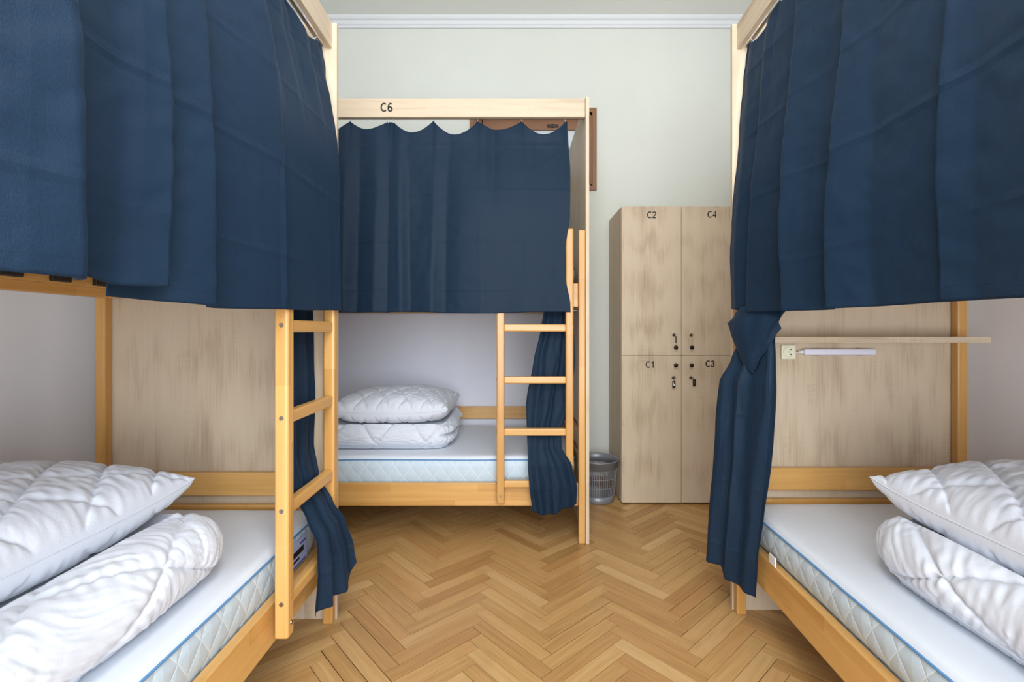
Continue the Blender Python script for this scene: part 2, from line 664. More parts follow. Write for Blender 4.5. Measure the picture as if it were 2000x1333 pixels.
# parquet floor: herringbone staves in one mesh
def build_floor():
    W, Ln, g = 0.0525, 0.340, 0.0009
    s2 = math.sqrt(2)
    th = -0.052
    verts, faces, uvs, cols = [], [], [], []
    th_b = 0.004
    ph = (-0.12 - (Ln - W / 2) / s2, 1.8 - 0.02)

    def world(a, b):
        x, y = (a - b) / s2, (a + b) / s2
        x += ph[0]
        y += ph[1] - 1.8
        c, s = math.cos(th), math.sin(th)
        x0, y0 = x - (-0.12), y
        return (-0.12 + c * x0 - s * y0, 1.8 + s * x0 + c * y0)

    rnd = random.Random(11)
    for i in range(-14, 15):
        for k in range(-110, 110):
            oa, ob = k * W + i * Ln, k * W - i * Ln
            for hor in (True, False):
                if hor:
                    r = (oa, oa + Ln, ob, ob + W)
                else:
                    r = (oa + Ln, oa + Ln + W, ob + W - Ln, ob + W)
                cx, cy = world((r[0] + r[1]) / 2, (r[2] + r[3]) / 2)
                if not (XL - 0.3 < cx < XR + 0.3 and YF - 0.3 < cy < YB + 0.3):
                    continue
                gg = g * rnd.uniform(0.4, 1.9)
                a0, a1, b0, b1 = r[0] + gg, r[1] - gg, r[2] + gg, r[3] - gg
                base = len(verts)
                zt = rnd.uniform(-0.0002, 0.0002)
                co = [(a0, b0), (a1, b0), (a1, b1), (a0, b1)]
                for (a, b) in co:
                    x, y = world(a, b)
                    x = min(max(x, XL - 0.05), XR + 0.05)
                    y = min(max(y, YF - 0.05), YB + 0.05)
                    verts.append((x, y, zt))
                for (a, b) in co:
                    x, y = world(a, b)
                    x = min(max(x, XL - 0.05), XR + 0.05)
                    y = min(max(y, YF - 0.05), YB + 0.05)
                    verts.append((x, y, -th_b))
                ou, ov = rnd.uniform(0, 50), rnd.uniform(0, 50)
                if hor:
                    q = [(0, 0), (Ln, 0), (Ln, W), (0, W)]
                else:
                    q = [(0, 0), (0, W), (Ln, W), (Ln, 0)]
                q = [(u + ou, v + ov) for u, v in q]
                c = (min(1, max(0, rnd.gauss(0.5, 0.23))), rnd.random() ** 2, 0, 1)
                faces.append((base, base + 1, base + 2, base + 3))
                uvs += q
                cols += [c] * 4
                for e in range(4):
                    e2 = (e + 1) % 4
                    faces.append((base + e, base + 4 + e, base + 4 + e2, base + e2))
                    uvs += [q[e], q[e], q[e2], q[e2]]
                    cols += [c] * 4
    # joint bed under the staves
    base = len(verts)
    verts.extend([(XL - 0.05, YF - 0.05, -0.0022), (XR + 0.05, YF - 0.05, -0.0022), (XR + 0.05, YB + 0.05, -0.0022), (XL - 0.05, YB + 0.05, -0.0022)])
    faces.append((base, base + 1, base + 2, base + 3))
    uvs += [(0, 0)] * 4
    cols += [(0, 0, 0, 1)] * 4
    base = len(verts)
    for z in (-0.0045, -0.06):
        verts.extend([(XL - 0.05, YF - 0.05, z), (XR + 0.05, YF - 0.05, z), (XR + 0.05, YB + 0.05, z), (XL - 0.05, YB + 0.05, z)])
    for f in ((3, 2, 1, 0), (4, 5, 6, 7), (0, 1, 5, 4), (1, 2, 6, 5), (2, 3, 7, 6), (3, 0, 4, 7)):
        faces.append(tuple(base + i for i in f))
        uvs += [(0, 0)] * 4
        cols += [(0, 0, 0, 1)] * 4
    me = bpy.data.meshes.new('floor')
    me.from_pydata(verts, [], faces)
    me.uv_layers.new(name='UVMap')
    me.color_attributes.new('plank', 'FLOAT_COLOR', 'CORNER')
    me.uv_layers['UVMap'].data.foreach_set('uv', [x for u in uvs for x in u])
    me.color_attributes['plank'].data.foreach_set('color', [x for c in cols for x in c])
    o = link('floor', me, [M['parquet'], M['grout']])
    for p in me.polygons[-7:]:
        p.material_index = 1
    structure(o)
    return o


build_floor()

# opening of the high little window in the back wall
WX0, WX1, WZ0, WZ1 = -0.27, 0.545, 2.035, 2.545


def wall_with_hole(name, x0, x1, z0, z1, y0, y1, hx0, hx1, hz0, hz1, mat):
    bm = bmesh.new()
    for b in ((x0, hx0, z0, z1), (hx1, x1, z0, z1), (hx0, hx1, z0, hz0), (hx0, hx1, hz1, z1)):
        add_box(bm, b[0], b[1], y0, y1, b[2], b[3])
    bmesh.ops.remove_doubles(bm, verts=bm.verts, dist=1e-5)
    return structure(bm_obj(name, bm, mat))


wall_with_hole('wall_back', XL - 0.1, XR + 0.1, 0, ZC, YB, YB + 0.2, WX0, WX1, WZ0, WZ1, M['wall'])
structure(box_obj('wall_left', (XL - 0.1, XL, YF, YB, 0, ZC), M['side'], bev=0))
structure(box_obj('wall_right', (XR, XR + 0.1, YF, YB, 0, ZC), M['side'], bev=0))
wall_with_hole('wall_front', XL - 0.1, XR + 0.1, 0, ZC, YF - 0.25, YF, -0.85, 1.55, 0.22, 2.80, M['wall'])
structure(box_obj('ceiling', (XL - 0.1, XR + 0.1, YF - 0.25, YB + 0.2, ZC, ZC + 0.1), M['ceil'], bev=0))
# cornice, stepped plaster profile
bm = bmesh.new()
prof = [(0, -0.068), (-0.012, -0.068), (-0.014, -0.056), (-0.022, -0.050), (-0.026, -0.036), (-0.026, -0.028), (-0.038, -0.022), (-0.046, -0.010), (-0.046, 0.0), (0, 0)]
rows = []
for x in (XL, XR):
    rows.append([bm.verts.new((x, YB + py, ZC + pz)) for py, pz in prof])
for i in range(len(prof)):
    j = (i + 1) % len(prof)
    bm.faces.new((rows[0][i], rows[0][j], rows[1][j], rows[1][i]))
bm.faces.new(rows[0])
bm.faces.new(rows[1])
structure(bm_obj('trim_1', bm, M['cornice']))
structure(box_obj('baseboard_back', (XL, XR, YB - 0.016, YB, 0, 0.05), M['skirting'], bev=0.003))

# window behind the camera (frame only, daylight enters here)
bm = bmesh.new()
for b in ((-0.85, -0.80, 0.22, 2.80), (1.50, 1.55, 0.22, 2.80), (-0.80, 1.50, 0.22, 0.27), (-0.80, 1.50, 2.75, 2.80), (0.32, 0.38, 0.27, 2.75)):
    add_box(bm, b[0], b[1], YF - 0.16, YF - 0.09, b[2], b[3], bev=0.004)
structure(bm_obj('window_2', bm, M['white']))

# the high brown-framed window over the far bunk
win = thing('window_1', ((WX0 + WX1) / 2, YB, WZ0), None, None)
win['kind'] = 'structure'
wc = ((WX0 + WX1) / 2, YB, WZ0)
bm = bmesh.new()
c = 0.026
for b in ((WX0 - c, WX0 + 0.004, WZ0 - c, WZ1 + c), (WX1 - 0.004, WX1 + c, WZ0 - c, WZ1 + c), (WX0, WX1, WZ0 - c, WZ0 + 0.004), (WX0, WX1, WZ1 - 0.004, WZ1 + c)):
    add_box(bm, b[0] - wc[0], b[1] - wc[0], -0.014, 0.006, b[2] - wc[2], b[3] - wc[2], bev=0.002)
for b in ((WX0, WX0 + 0.018, WZ0, WZ1), (WX1 - 0.018, WX1, WZ0, WZ1), (WX0, WX1, WZ0, WZ0 + 0.018), (WX0, WX1, WZ1 - 0.018, WZ1)):
    add_box(bm, b[0] - wc[0], b[1] - wc[0], 0.0, 0.13, b[2] - wc[2], b[3] - wc[2])
casing = bm_obj('window_frame', bm, M['walnut'], win)
bm = bmesh.new()
for b in ((WX0 + 0.018, WX0 + 0.06, WZ0 + 0.018, WZ1 - 0.018), (WX1 - 0.06, WX1 - 0.018, WZ0 + 0.018, WZ1 - 0.018),
          (WX0 + 0.05, WX1 - 0.05, WZ0 + 0.018, WZ0 + 0.07), (WX0 + 0.05, WX1 - 0.05, WZ1 - 0.09, WZ1 - 0.018)):
    add_box(bm, b[0] - wc[0], b[1] - wc[0], 0.07, 0.11, b[2] - wc[2], b[3] - wc[2], bev=0.002)
bm_obj('window_sash', bm, M['walnut'], win)
box_obj('pane', (WX0 + 0.05 - wc[0], WX1 - 0.05 - wc[0], 0.088, 0.094, 0.05, WZ1 - wc[2] - 0.05), M['glass'], win, bev=0)
bm = bmesh.new()
add_box(bm, 0.10, 0.18, 0.052, 0.064, WZ1 - wc[2] - 0.075, WZ1 - wc[2] - 0.058, bev=0.004)
add_cyl(bm, (0.14, 0.072, WZ1 - wc[2] - 0.066), (0.14, 0.058, WZ1 - wc[2] - 0.066), 0.012)
bm_obj('window_latch', bm, M['black'], win)


# ------------------------------------------------------------------ bunk beds
class Frame:
    """bed space: u = from the aisle side inwards, v = from the far / right end panel along the bed, z = up"""

    def __init__(s, kind, ox, oy, W, H, skew=0.0):
        s.kind, s.ox, s.oy, s.W, s.H, s.skew = kind, ox, oy, W, H, skew
        s.ua, s.va = ('x', 'y') if kind != 'back' else ('y', 'x')

    def m(s, u, v, z):
        if s.kind == 'left':
            return (-u, -v, z)
        if s.kind == 'right':
            return (u - s.skew * v, -v, z)
        return (-v, u, z)

    def w(s, u, v, z):
        a = s.m(u, v, z)
        return Vector((a[0] + s.ox, a[1] + s.oy, a[2]))


FL = Frame('left', -0.645, 1.731, 0.846, 2.170)
FR = Frame('right', 0.8275, 1.788, 0.850, 2.202, 0.0484)
FB = Frame('back', 0.356, 2.339, 0.885, 2.198)
LEN = 2.0


def bunk(F, label, ladder=True, number=None):
    t = thing('bunk_bed', (F.ox, F.oy, 0), label, 'bunk bed', 'bunk beds with curtains')
    W, H = F.W, F.H
    ou, ov = M['beech' + F.ua], M['beech' + F.va]
    bz = M['beechz']

    def P(name, u0, u1, v0, v1, z0, z1, mat, bev=0.0035, parent=t):
        return box_obj(name, (u0, u1, v0, v1, z0, z1), mat, parent, bev, F.m)
    # end panels and top fascia
    P('end_panel', -0.004, W + 0.004, -0.018, -0.0006, 0.0, H, M['oakz'], 0.0008)
    P('end_panel', -0.004, W + 0.004 if F.kind == 'back' else 0.10, LEN + 0.0006, LEN + 0.018, 0.0, H, M['oakz'], 0.0008)
    P('top_fascia', 0.0135, 0.0315, 0.0, LEN, H - 0.094, H, M['oak' + F.va], 0.0008)
    # posts
    pw, pd = 0.0355, 0.033
    for u0 in (0.0, W - pw):
        for v0 in (0.0, LEN - pd):
            P('post', u0, u0 + pw, v0, v0 + pd, 0.0, 1.545, bz, 0.005)
    # side rails
    for u0 in (0.020, W - 0.048):
        P('side_rail', u0, u0 + 0.028, pd, LEN - pd, 0.18, 0.293, ov)
        P('side_rail', u0, u0 + 0.027, pd, LEN - pd, 1.166, 1.285, ov)
    P('guard_rail', 0.036, 0.054, 0.44 if ladder else pd, LEN - pd, 1.44, 1.52, ov)
    P('guard_rail', W - 0.030, W - 0.010, pd, LEN - pd, 1.44, 1.52, ov)
    P('back_rail', W - 0.032, W - 0.010, pd, LEN - pd, 0.457, 0.54, ov)
    # end rails
    for v0 in (0.006, LEN - 0.026):
        for z0, z1 in ((0.457, 0.54), (0.335, 0.425), (1.166, 1.285)):
            P('end_rail', pw, W - pw, v0, v0 + 0.020, z0, z1, ou)
    # cleats with slat holders, slats
    for lvl, zc in (('low', 0.222), ('up', 1.196)):
        for side in (0, 1):
            u0 = 0.048 if side == 0 else W - 0.048 - 0.03
            c = P('slat_cleat', u0, u0 + 0.03, pd, LEN - pd, zc, zc + 0.033, ov)
            if lvl == 'up':
                n = 13
                for k in range(n):
                    vc = 0.10 + k * (LEN - 0.2) / (n - 1)
                    bm = bmesh.new()
                    uu = (u0 + 0.026, u0 + 0.045) if side == 0 else (u0 - 0.015, u0 + 0.004)
                    add_box(bm, uu[0], uu[1], vc - 0.031, vc + 0.031, zc + 0.006, zc + 0.036, bev=0.004, mp=F.m)
                    bm_obj('slat_holder', bm, M['black'], c)
        n = 13
        for k in range(n):
            vc = 0.10 + k * (LEN - 0.2) / (n - 1)
            if lvl == 'low':
                P('bed_slat', 0.052, W - 0.052, vc - 0.026, vc + 0.026, zc + 0.0335, zc + 0.0435, ou, 0.002)
            else:
                P('bed_slat', 0.052, W - 0.052, vc - 0.026, vc + 0.026, zc + 0.0365, zc + 0.046, ou, 0.002)
    if F.kind == 'back':
        P('back_panel', W - 0.0095, W - 0.004, pd + 0.001, LEN - pd - 0.001, 0.40, 1.165, M['board'], 0.0)
    # curtain rods
    bm = bmesh.new()
    add_cyl(bm, F.m(0.052, 0.0, H - 0.083), F.m(0.052, LEN, H - 0.083), 0.006, n=12)
    bm_obj('curtain_rod', bm, M['steel'], t, smooth=False)
    bm = bmesh.new()
    add_cyl(bm, F.m(0.058, pd, 1.150), F.m(0.058, LEN - pd, 1.150), 0.005, n=12)
    bm_obj('curtain_rod', bm, M['steel'], t)
    if ladder:
        lad = bpy.data.objects.new('ladder', None)
        lad.empty_display_size = 0.1
        COL.objects.link(lad)
        lad.parent = t
        n_v = 0.436
        far_v = 0.062
        sw = 0.038
        for v0, v1 in ((far_v, far_v + sw), (n_v - sw, n_v)):
            bm = bmesh.new()
            add_box(bm, -0.033, 0.0055, v0, v1, 0.207, 1.545, bev=0.007, seg=3, mp=F.m)
            bm_obj('stringer', bm, bz, lad)
        for k in range(4):
            zc = 0.302 + 0.2535 * k
            bm = bmesh.new()
            add_box(bm, -0.028, 0.001, far_v + sw - 0.002, n_v - sw + 0.002, zc - 0.0175, zc + 0.0175, bev=0.006, seg=3, mp=F.m)
            bm_obj('rung', bm, ov, lad)
            if k < 4:
                for vv, sg in ((n_v, 1), (far_v, -1)):
                    bm = bmesh.new()
                    p0 = F.m(-0.015, vv - 0.001 * sg, zc + 0.002)
                    p1 = F.m(-0.015, vv + 0.0025 * sg, zc + 0.002)
                    add_cyl(bm, p0, p1, 0.0065, 0.0055, n=16)
                    p2 = F.m(-0.015, vv + 0.0032 * sg, zc + 0.002)
                    add_cyl(bm, p1, p2, 0.0022, n=6)
                    bm_obj('bolt', bm, M['steel'], lad)
        for vv in (n_v - sw / 2, far_v + sw / 2):
            bm = bmesh.new()
            add_cyl(bm, F.m(-0.032, vv, 0.245), F.m(-0.036, vv, 0.245), 0.006, 0.005, n=16)
            bm_obj('bolt', bm, M['steel'], lad)
    if number:
        text_obj('bed_number', number[0], 0.043, F.m(0.0125, number[1], H - 0.045), M['ink'], t)
    return t


bunk(FL, 'bunk bed on the left of the aisle with a wooden ladder at its far end')
bunk(FR, 'bunk bed on the right of the aisle with a strip lamp on its end panel', ladder=False)
bunk(FB, 'bunk bed numbered C6 set crosswise against the back wall', number=('C6', 0.98))


# ------------------------------------------------------------------ mattresses
def mattress(F, label, u0, z0=0.266, z1=0.420, low=0.010):
    u1 = F.W - 0.055
    v0, v1 = 0.045, LEN - 0.045
    base = F.w((u0 + u1) / 2, (v0 + v1) / 2, z0)
    t = thing('mattress', base, label, 'mattress', 'mattresses with blue piping')

    def loc(u, v, z):
        return F.w(u, v, z) - base
    # outline with rounded corners
    r = 0.05
    out = []
    for cu, cv, a0 in ((u1 - r, v1 - r, 0), (u0 + r, v1 - r, 90), (u0 + r, v0 + r, 180), (u1 - r, v0 + r, 270)):
        for k in range(7):
            a = math.radians(a0 + k * 15)
            out.append((cu + r * math.cos(a), cv + r * math.sin(a)))
    # densify
    pts = []
    n = len(out)
    for i in range(n):
        a, b = out[i], out[(i + 1) % n]
        d = math.hypot(b[0] - a[0], b[1] - a[1])
        k = max(1, int(d / 0.03))
        for j in range(k):
            pts.append((lerp(a[0], b[0], j / k), lerp(a[1], b[1], j / k)))
    n = len(pts)
    cu, cv = (u0 + u1) / 2, (v0 + v1) / 2

    def inset(p, d):
        du, dv = p[0] - cu, p[1] - cv
        # inward along nearest side
        l = Vector((du / (u1 - u0), dv / (v1 - v0)))
        nu = max(-1, min(1, (abs(du) - ((u1 - u0) / 2 - r)) / r)) if abs(du) > (u1 - u0) / 2 - r else 0
        nv = max(-1, min(1, (abs(dv) - ((v1 - v0) / 2 - r)) / r)) if abs(dv) > (v1 - v0) / 2 - r else 0
        q = Vector((nu * (1 if du > 0 else -1), nv * (1 if dv > 0 else -1)))
        if q.length > 0:
            q.normalize()
        return (p[0] - q.x * d, p[1] - q.y * d)
    # side border
    zp = z1 - 0.020
    rows = [(z0, low + 0.006), (z0 + 0.012, low), (z0 + 0.028, low), (z0 + 0.042, low * 0.45), (z0 + 0.065, 0.001), ((z0 + zp) / 2 + 0.03, -0.003), (zp - 0.015, -0.002), (zp, 0.001)]
    bm = bmesh.new()
    uvl = bm.loops.layers.uv.new('UVMap')
    grid = []
    for z, d in rows:
        grid.append([bm.verts.new(loc(*inset(p, d), z)) for p in pts])
    per = [0.0]
    for i in range(n):
        a, b = pts[i], pts[(i + 1) % n]
        per.append(per[-1] + math.hypot(b[0] - a[0], b[1] - a[1]))
    for k in range(len(rows) - 1):
        for i in range(n):
            j = (i + 1) % n
            f = bm.faces.new((grid[k][i], grid[k][j], grid[k + 1][j], grid[k + 1][i]))
            f.smooth = True
            for lp, (pu, pz) in zip(f.loops, ((per[i], rows[k][0]), (per[i + 1], rows[k][0]), (per[i + 1], rows[k + 1][0]), (per[i], rows[k + 1][0]))):
                lp[uvl].uv = (pu, pz)
    f = bm.faces.new(grid[0])
    bm_obj('side_border', bm, M['ticking'], t)
    # white top cover
    bm = bmesh.new()
    prev = None
    for z, d in ((zp + 0.002, -0.001), (zp + 0.006, 0.0015), (z1 - 0.006, 0.005), (z1 - 0.001, 0.014), (z1, 0.03)):
        ring = []
        for i, p in enumerate(pts):
            q = inset(p, d)
            zz = z + (0.004 * noise.noise(Vector((q[0] * 6, q[1] * 6, 1.0))) if d < 0.03 and d > 0.002 else 0)
            ring.append(bm.verts.new(loc(q[0], q[1], zz)))
        if prev:
            for i in range(n):
                j = (i + 1) % n
                f = bm.faces.new((prev[i], prev[j], ring[j], ring[i]))
                f.smooth = True
        prev = ring
    # top grid fill by concentric rings
    ringp = [inset(p, 0.03) for p in pts]
    for s in (0.9, 0.75, 0.55, 0.35, 0.15):
        ring = []
        for p in ringp:
            q = (cu + (p[0] - cu) * s, cv + (p[1] - cv) * (1 - (1 - s) * 0.45))
            zz = z1 + 0.003 * (1 - s) + 0.003 * noise.noise(Vector((q[0] * 5, q[1] * 3, 3.0)))
            ring.append(bm.verts.new(loc(q[0], q[1], zz)))
        for i in range(n):
            j = (i + 1) % n
            f = bm.faces.new((prev[i], prev[j], ring[j], ring[i]))
            f.smooth = True
        prev = ring
    bm.faces.new(prev)
    bm_obj('top_cover', bm, M['sheet'], t)
    # piping
    bm = bmesh.new()
    rp = 0.0030
    rings = []
    for i in range(n):
        p = inset(pts[i], -0.0025)
        wob = 0.003 * noise.noise(Vector((pts[i][0] * 4, pts[i][1] * 4, 8)))
        c0 = loc(p[0], p[1], zp + 0.001 + wob)
        a = inset(pts[i], -0.0025 - 1)
        dirn = (loc(a[0], a[1], zp) - loc(p[0], p[1], zp))
        if dirn.length < 1e-6:
            dirn = loc(p[0], p[1], 0) - loc(cu, cv, 0)
        dirn.normalize()
        rings.append([bm.verts.new(c0 + dirn * rp * math.cos(2 * PI * k / 6) + Vector((0, 0, 1)) * rp * math.sin(2 * PI * k / 6)) for k in range(6)])
    for i in range(n):
        a, b = rings[i], rings[(i + 1) % n]
        for k in range(6):
            f = bm.faces.new((a[k], a[(k + 1) % 6], b[(k + 1) % 6], b[k]))
            f.smooth = True
    bm_obj('piping', bm, M['piping'], t)
    return t, loc


tl, locl = mattress(FL, 'mattress with quilted pale blue side in the lower bunk of the left bed', 0.0435)
tr, locr = mattress(FR, 'mattress with quilted pale blue side in the lower bunk of the right bed', 0.0285, low=0.024)
tb, locb = mattress(FB, 'quilted pale blue mattress in the lower bunk of the bed at the back wall', 0.049)
mattress(FL, 'mattress on the upper bunk of the left bed behind the navy curtains', 0.050, 1.244, 1.39)
mattress(FR, 'mattress on the upper bunk of the right bed behind the navy curtains', 0.050, 1.244, 1.39)
mattress(FB, 'mattress on the upper bunk of the C6 bed behind the navy curtains', 0.050, 1.244, 1.39)

# printed sticker on the left mattress, small tag on the right one
bm = bmesh.new()
add_box(bm, 0.0355, 0.0372, 0.155, 0.27, 0.302, 0.385, bev=0.0004, mp=lambda u, v, z: locl(u, v, z))
st = bm_obj('printed_label', bm, plain('pale_lilac_label_print', (168, 178, 214), 0.3, var=0.12), tl)
tag(st, 'glossy blue and lilac printed label with a black bar')
bm = bmesh.new()
add_box(bm, 0.0348, 0.0356, 0.185, 0.255, 0.338, 0.356, bev=0, mp=lambda u, v, z: locl(u, v, z))
add_box(bm, 0.0348, 0.0356, 0.215, 0.262, 0.322, 0.330, bev=0, mp=lambda u, v, z: locl(u, v, z))
bm_obj('label_print', bm, M['ink'], st)
bm = bmesh.new()
add_box(bm, 0.0348, 0.0356, 0.17, 0.262, 0.306, 0.312, bev=0, mp=lambda u, v, z: locl(u, v, z))
add_box(bm, 0.0348, 0.0356, 0.17, 0.21, 0.366, 0.372, bev=0, mp=lambda u, v, z: locl(u, v, z))
bm_obj('label_stripe', bm, plain('blue_print', (60, 84, 160), 0.3), st)
bm = bmesh.new()
add_box(bm, 0.018, 0.0225, 0.235, 0.275, 0.295, 0.325, bev=0.0008, mp=lambda u, v, z: locr(u, v, z))
tag(bm_obj('sewn_tag', bm, M['white'], tr), 'small white sewn tag')


# ------------------------------------------------------------------ pillows and duvets
def quilt(x, y, d, wr, seed, gdepth=0.014, gw=0.0065, px=0.0):
    """height of a diamond-quilted, puckered surface (metres)"""
    wobx = 0.012 * noise.noise(Vector((x * 4, y * 4, seed)))
    woby = 0.012 * noise.noise(Vector((x * 4, y * 4, seed + 9)))
    x2, y2 = x + wobx, y + woby
    h = 0.0
    a = (x2 * 1.0 + y2 * 0.62) / d
    b = (x2 * 1.0 - y2 * 0.62) / d
    fa = abs(a - round(a)) * d * 0.85
    fb = abs(b - round(b)) * d * 0.85
    m = min(fa, fb)
    h -= gdepth * math.exp(-(m / gw))
    # puckers running across each seam
    if wr:
        na = noise.noise(Vector((x * 9, y * 9, seed + 3)))
        nb = noise.noise(Vector((x * 9, y * 9, seed + 5)))
        sa = (x2 * 0.62 - y2) * 165 + 5.0 * na
        sb = (x2 * 0.62 + y2) * 165 + 5.0 * nb
        h += wr * math.sin(sa) * math.exp(-fa / 0.035) * (0.55 + 0.9 * nb)
        h += wr * math.sin(sb) * math.exp(-fb / 0.035) * (0.55 + 0.9 * na)
        ang = 0.5 * noise.noise(Vector((x * 3, y * 3, seed + 21)))
        xr, yr = x + ang * y, y - ang * x
        h += wr * 1.05 * (0.5 - abs(noise.noise(Vector((xr * 7, yr * 42, seed + 12)))) * 2)
        h += wr * 0.8 * (0.5 - abs(noise.noise(Vector((xr * 14, yr * 85, seed + 2)))) * 2)
    return h


def pillow(name, parent_label, cat, centre, lx, ly, hz, rotz, seed, tilt=(0, 0), n=240, d=0.118, wr=0.0019, grp=None):
    """closed cushion: top and bottom skins that meet in a seam, pulled-in sides, pointed corners"""
    t = thing(name, centre, parent_label, cat, grp)
    verts, faces = [], []
    idx = {}

    def P(s, q, top):
        x, y = math.sin(s * PI / 2), math.sin(q * PI / 2)
        # outline pulled in between the corners
        ox = x * lx / 2 * (1 - 0.05 * (1 - abs(y) ** 2.2))
        oy = y * ly / 2 * (1 - 0.05 * (1 - abs(x) ** 2.2))
        e = max(0.0, (1 - abs(x) ** 2.6)) ** 0.42 * max(0.0, (1 - abs(y) ** 2.6)) ** 0.42
        edge = min(1.0, e * 3.5)
        z = hz * (e * 0.60 if top else -0.44 * e ** 0.75)
        z += 0.010 * noise.noise(Vector((ox * 5, oy * 5, seed))) * edge
        hq = quilt(ox + 0.03, oy + 0.02, d, wr, seed + (0 if top else 40)) * edge
        if not top:
            z = max(z, -hz * 0.30)
        z += hq if top else -hq * 0.6
        # radial puckers next to the seam
        k = math.exp(-(1 - max(abs(x), abs(y))) / 0.05)
        along = oy if abs(x) > abs(y) else ox
        z += (1 if top else -1) * 0.0022 * k * edge * math.sin(along * 210 + 3 * noise.noise(Vector((along * 20, seed, 0))))
        z += tilt[0] * ox + tilt[1] * oy
        # corner lift
        z += 0.026 * (abs(x * y)) ** 3
        return (ox, oy, z)
    for top in (True, False):
        for i in range(n + 1):
            for j in range(n + 1):
                s, q = -1 + 2 * i / n, -1 + 2 * j / n
                border = i in (0, n) or j in (0, n)
                key = (i, j) if border else (i, j, top)
                if key not in idx:
                    idx[key] = len(verts)
                    verts.append(P(s, q, top))
    for top in (True, False):
        def K(i, j):
            return idx[(i, j)] if (i in (0, n) or j in (0, n)) else idx[(i, j, top)]
        for i in range(n):
            for j in range(n):
                f = (K(i, j), K(i + 1, j), K(i + 1, j + 1), K(i, j + 1))
                faces.append(f if top else f[::-1])
    me = bpy.data.meshes.new('cover')
    me.from_pydata(verts, [], faces)
    o = link('quilted_cover', me, M['pillow'], t, smooth=True)
    # sewn seam bead
    bm = bmesh.new()
    pts = []
    for k in range(n):
        pts.append(verts[idx[(k, 0)]])
    for k in range(n):
        pts.append(verts[idx[(n, k)]])
    for k in range(n):
        pts.append(verts[idx[(n - k, n)]])
    for k in range(n):
        pts.append(verts[idx[(0, n - k)]])
    pts.append(pts[0])
    add_tube(bm, pts, 0.0020, 6)
    bm_obj('seam', bm, M['pillow'], t, smooth=True)
    t.rotation_euler = (0, 0, rotz)
    return t


def duvet(label, centre, sx, sy, sz, rotz, seed, n=5.0, res=170, d=0.24, wr=0.0022, groove_side=None, cap=None):
    """folded duvet: a soft rounded block, quilted, with the fold showing at the sides"""
    bm = bmesh.new()
    bmesh.ops.create_cube(bm, size=2.0)
    bmesh.ops.subdivide_edges(bm, edges=bm.edges[:], cuts=res, use_grid_fill=True)
    r = sz / 2
    a, b, rc = sx / 2 - r, sy / 2 - r, 0.035
    for v in bm.verts:
        p = Vector((v.co.x * sx / 2, v.co.y * sy / 2, v.co.z * sz / 2))
        ix, iy = max(-a, min(a, p.x)), max(-b, min(b, p.y))
        ex, ey = abs(ix) - (a - rc), abs(iy) - (b - rc)
        if ex > 0 and ey > 0:
            l_ = math.hypot(ex, ey)
            if l_ > rc:
                ix = math.copysign(a - rc + ex / l_ * rc, ix)
                iy = math.copysign(b - rc + ey / l_ * rc, iy)
        nrm = Vector((p.x - ix, p.y - iy, p.z))
        nrm.normalize()
        wx, wy, wz = ix + nrm.x * r, iy + nrm.y * r, nrm.z * r
        q = nrm
        # coordinates unrolled over the rounded sides, for the quilting
        hxy = math.hypot(nrm.x, nrm.y)
        ang = math.acos(max(-1, min(1, nrm.z)))
        ux = ix + (nrm.x / hxy * ang * r if hxy > 1e-6 else 0)
        uy = iy + (nrm.y / hxy * ang * r if hxy > 1e-6 else 0)
        h = quilt(ux, uy, d, wr, seed, gdepth=0.013, gw=0.008)
        h += 0.012 * noise.noise(Vector((wx * 5, wy * 5, wz * 5 + seed)))
        # sides show the fold line between the layers
        if groove_side:
            for ax, sg, gz, gd in groove_side:
                comp = nrm.x * sg if ax == 'x' else nrm.y * sg
                if comp > 0.3:
                    gz2 = gz + 0.012 * noise.noise(Vector((wx * 3, wy * 3, seed + 1)))
                    h -= gd * comp * math.exp(-((wz - gz2) / 0.012) ** 2)
        flat = 1.0
        if q.z < -0.6:
            flat = 0.25
        if q.z < 0:
            wz *= 0.86
        v.co = Vector((wx, wy, wz)) + nrm * h * flat
    zmin = min(v.co.z for v in bm.verts)
    for v in bm.verts:
        v.co.z = v.co.z - zmin
        if v.co.z < 0.012:
            v.co.z = v.co.z * 0.3
    if cap:                                 # pressed down under the pillow
        x0, x1, y0, y1, zc = cap
        for v in bm.verts:
            wx, wy, wz = v.co.x + centre[0], v.co.y + centre[1], v.co.z + centre[2]
            out = max(x0 - wx, wx - x1, y0 - wy, wy - y1)
            lim = zc + (0.0 if out <= 0 else 0.45 * out + 2.0 * out * out)
            if wz > lim:
                v.co.z = lim - centre[2] - (wz - lim) * 0.04
    o = bm_obj('duvet', bm, M['pillow'], None, centre, smooth=True)
    o.rotation_euler = (0, 0, rotz)
    tag(o, label, 'duvet', 'folded white duvets')
    return o


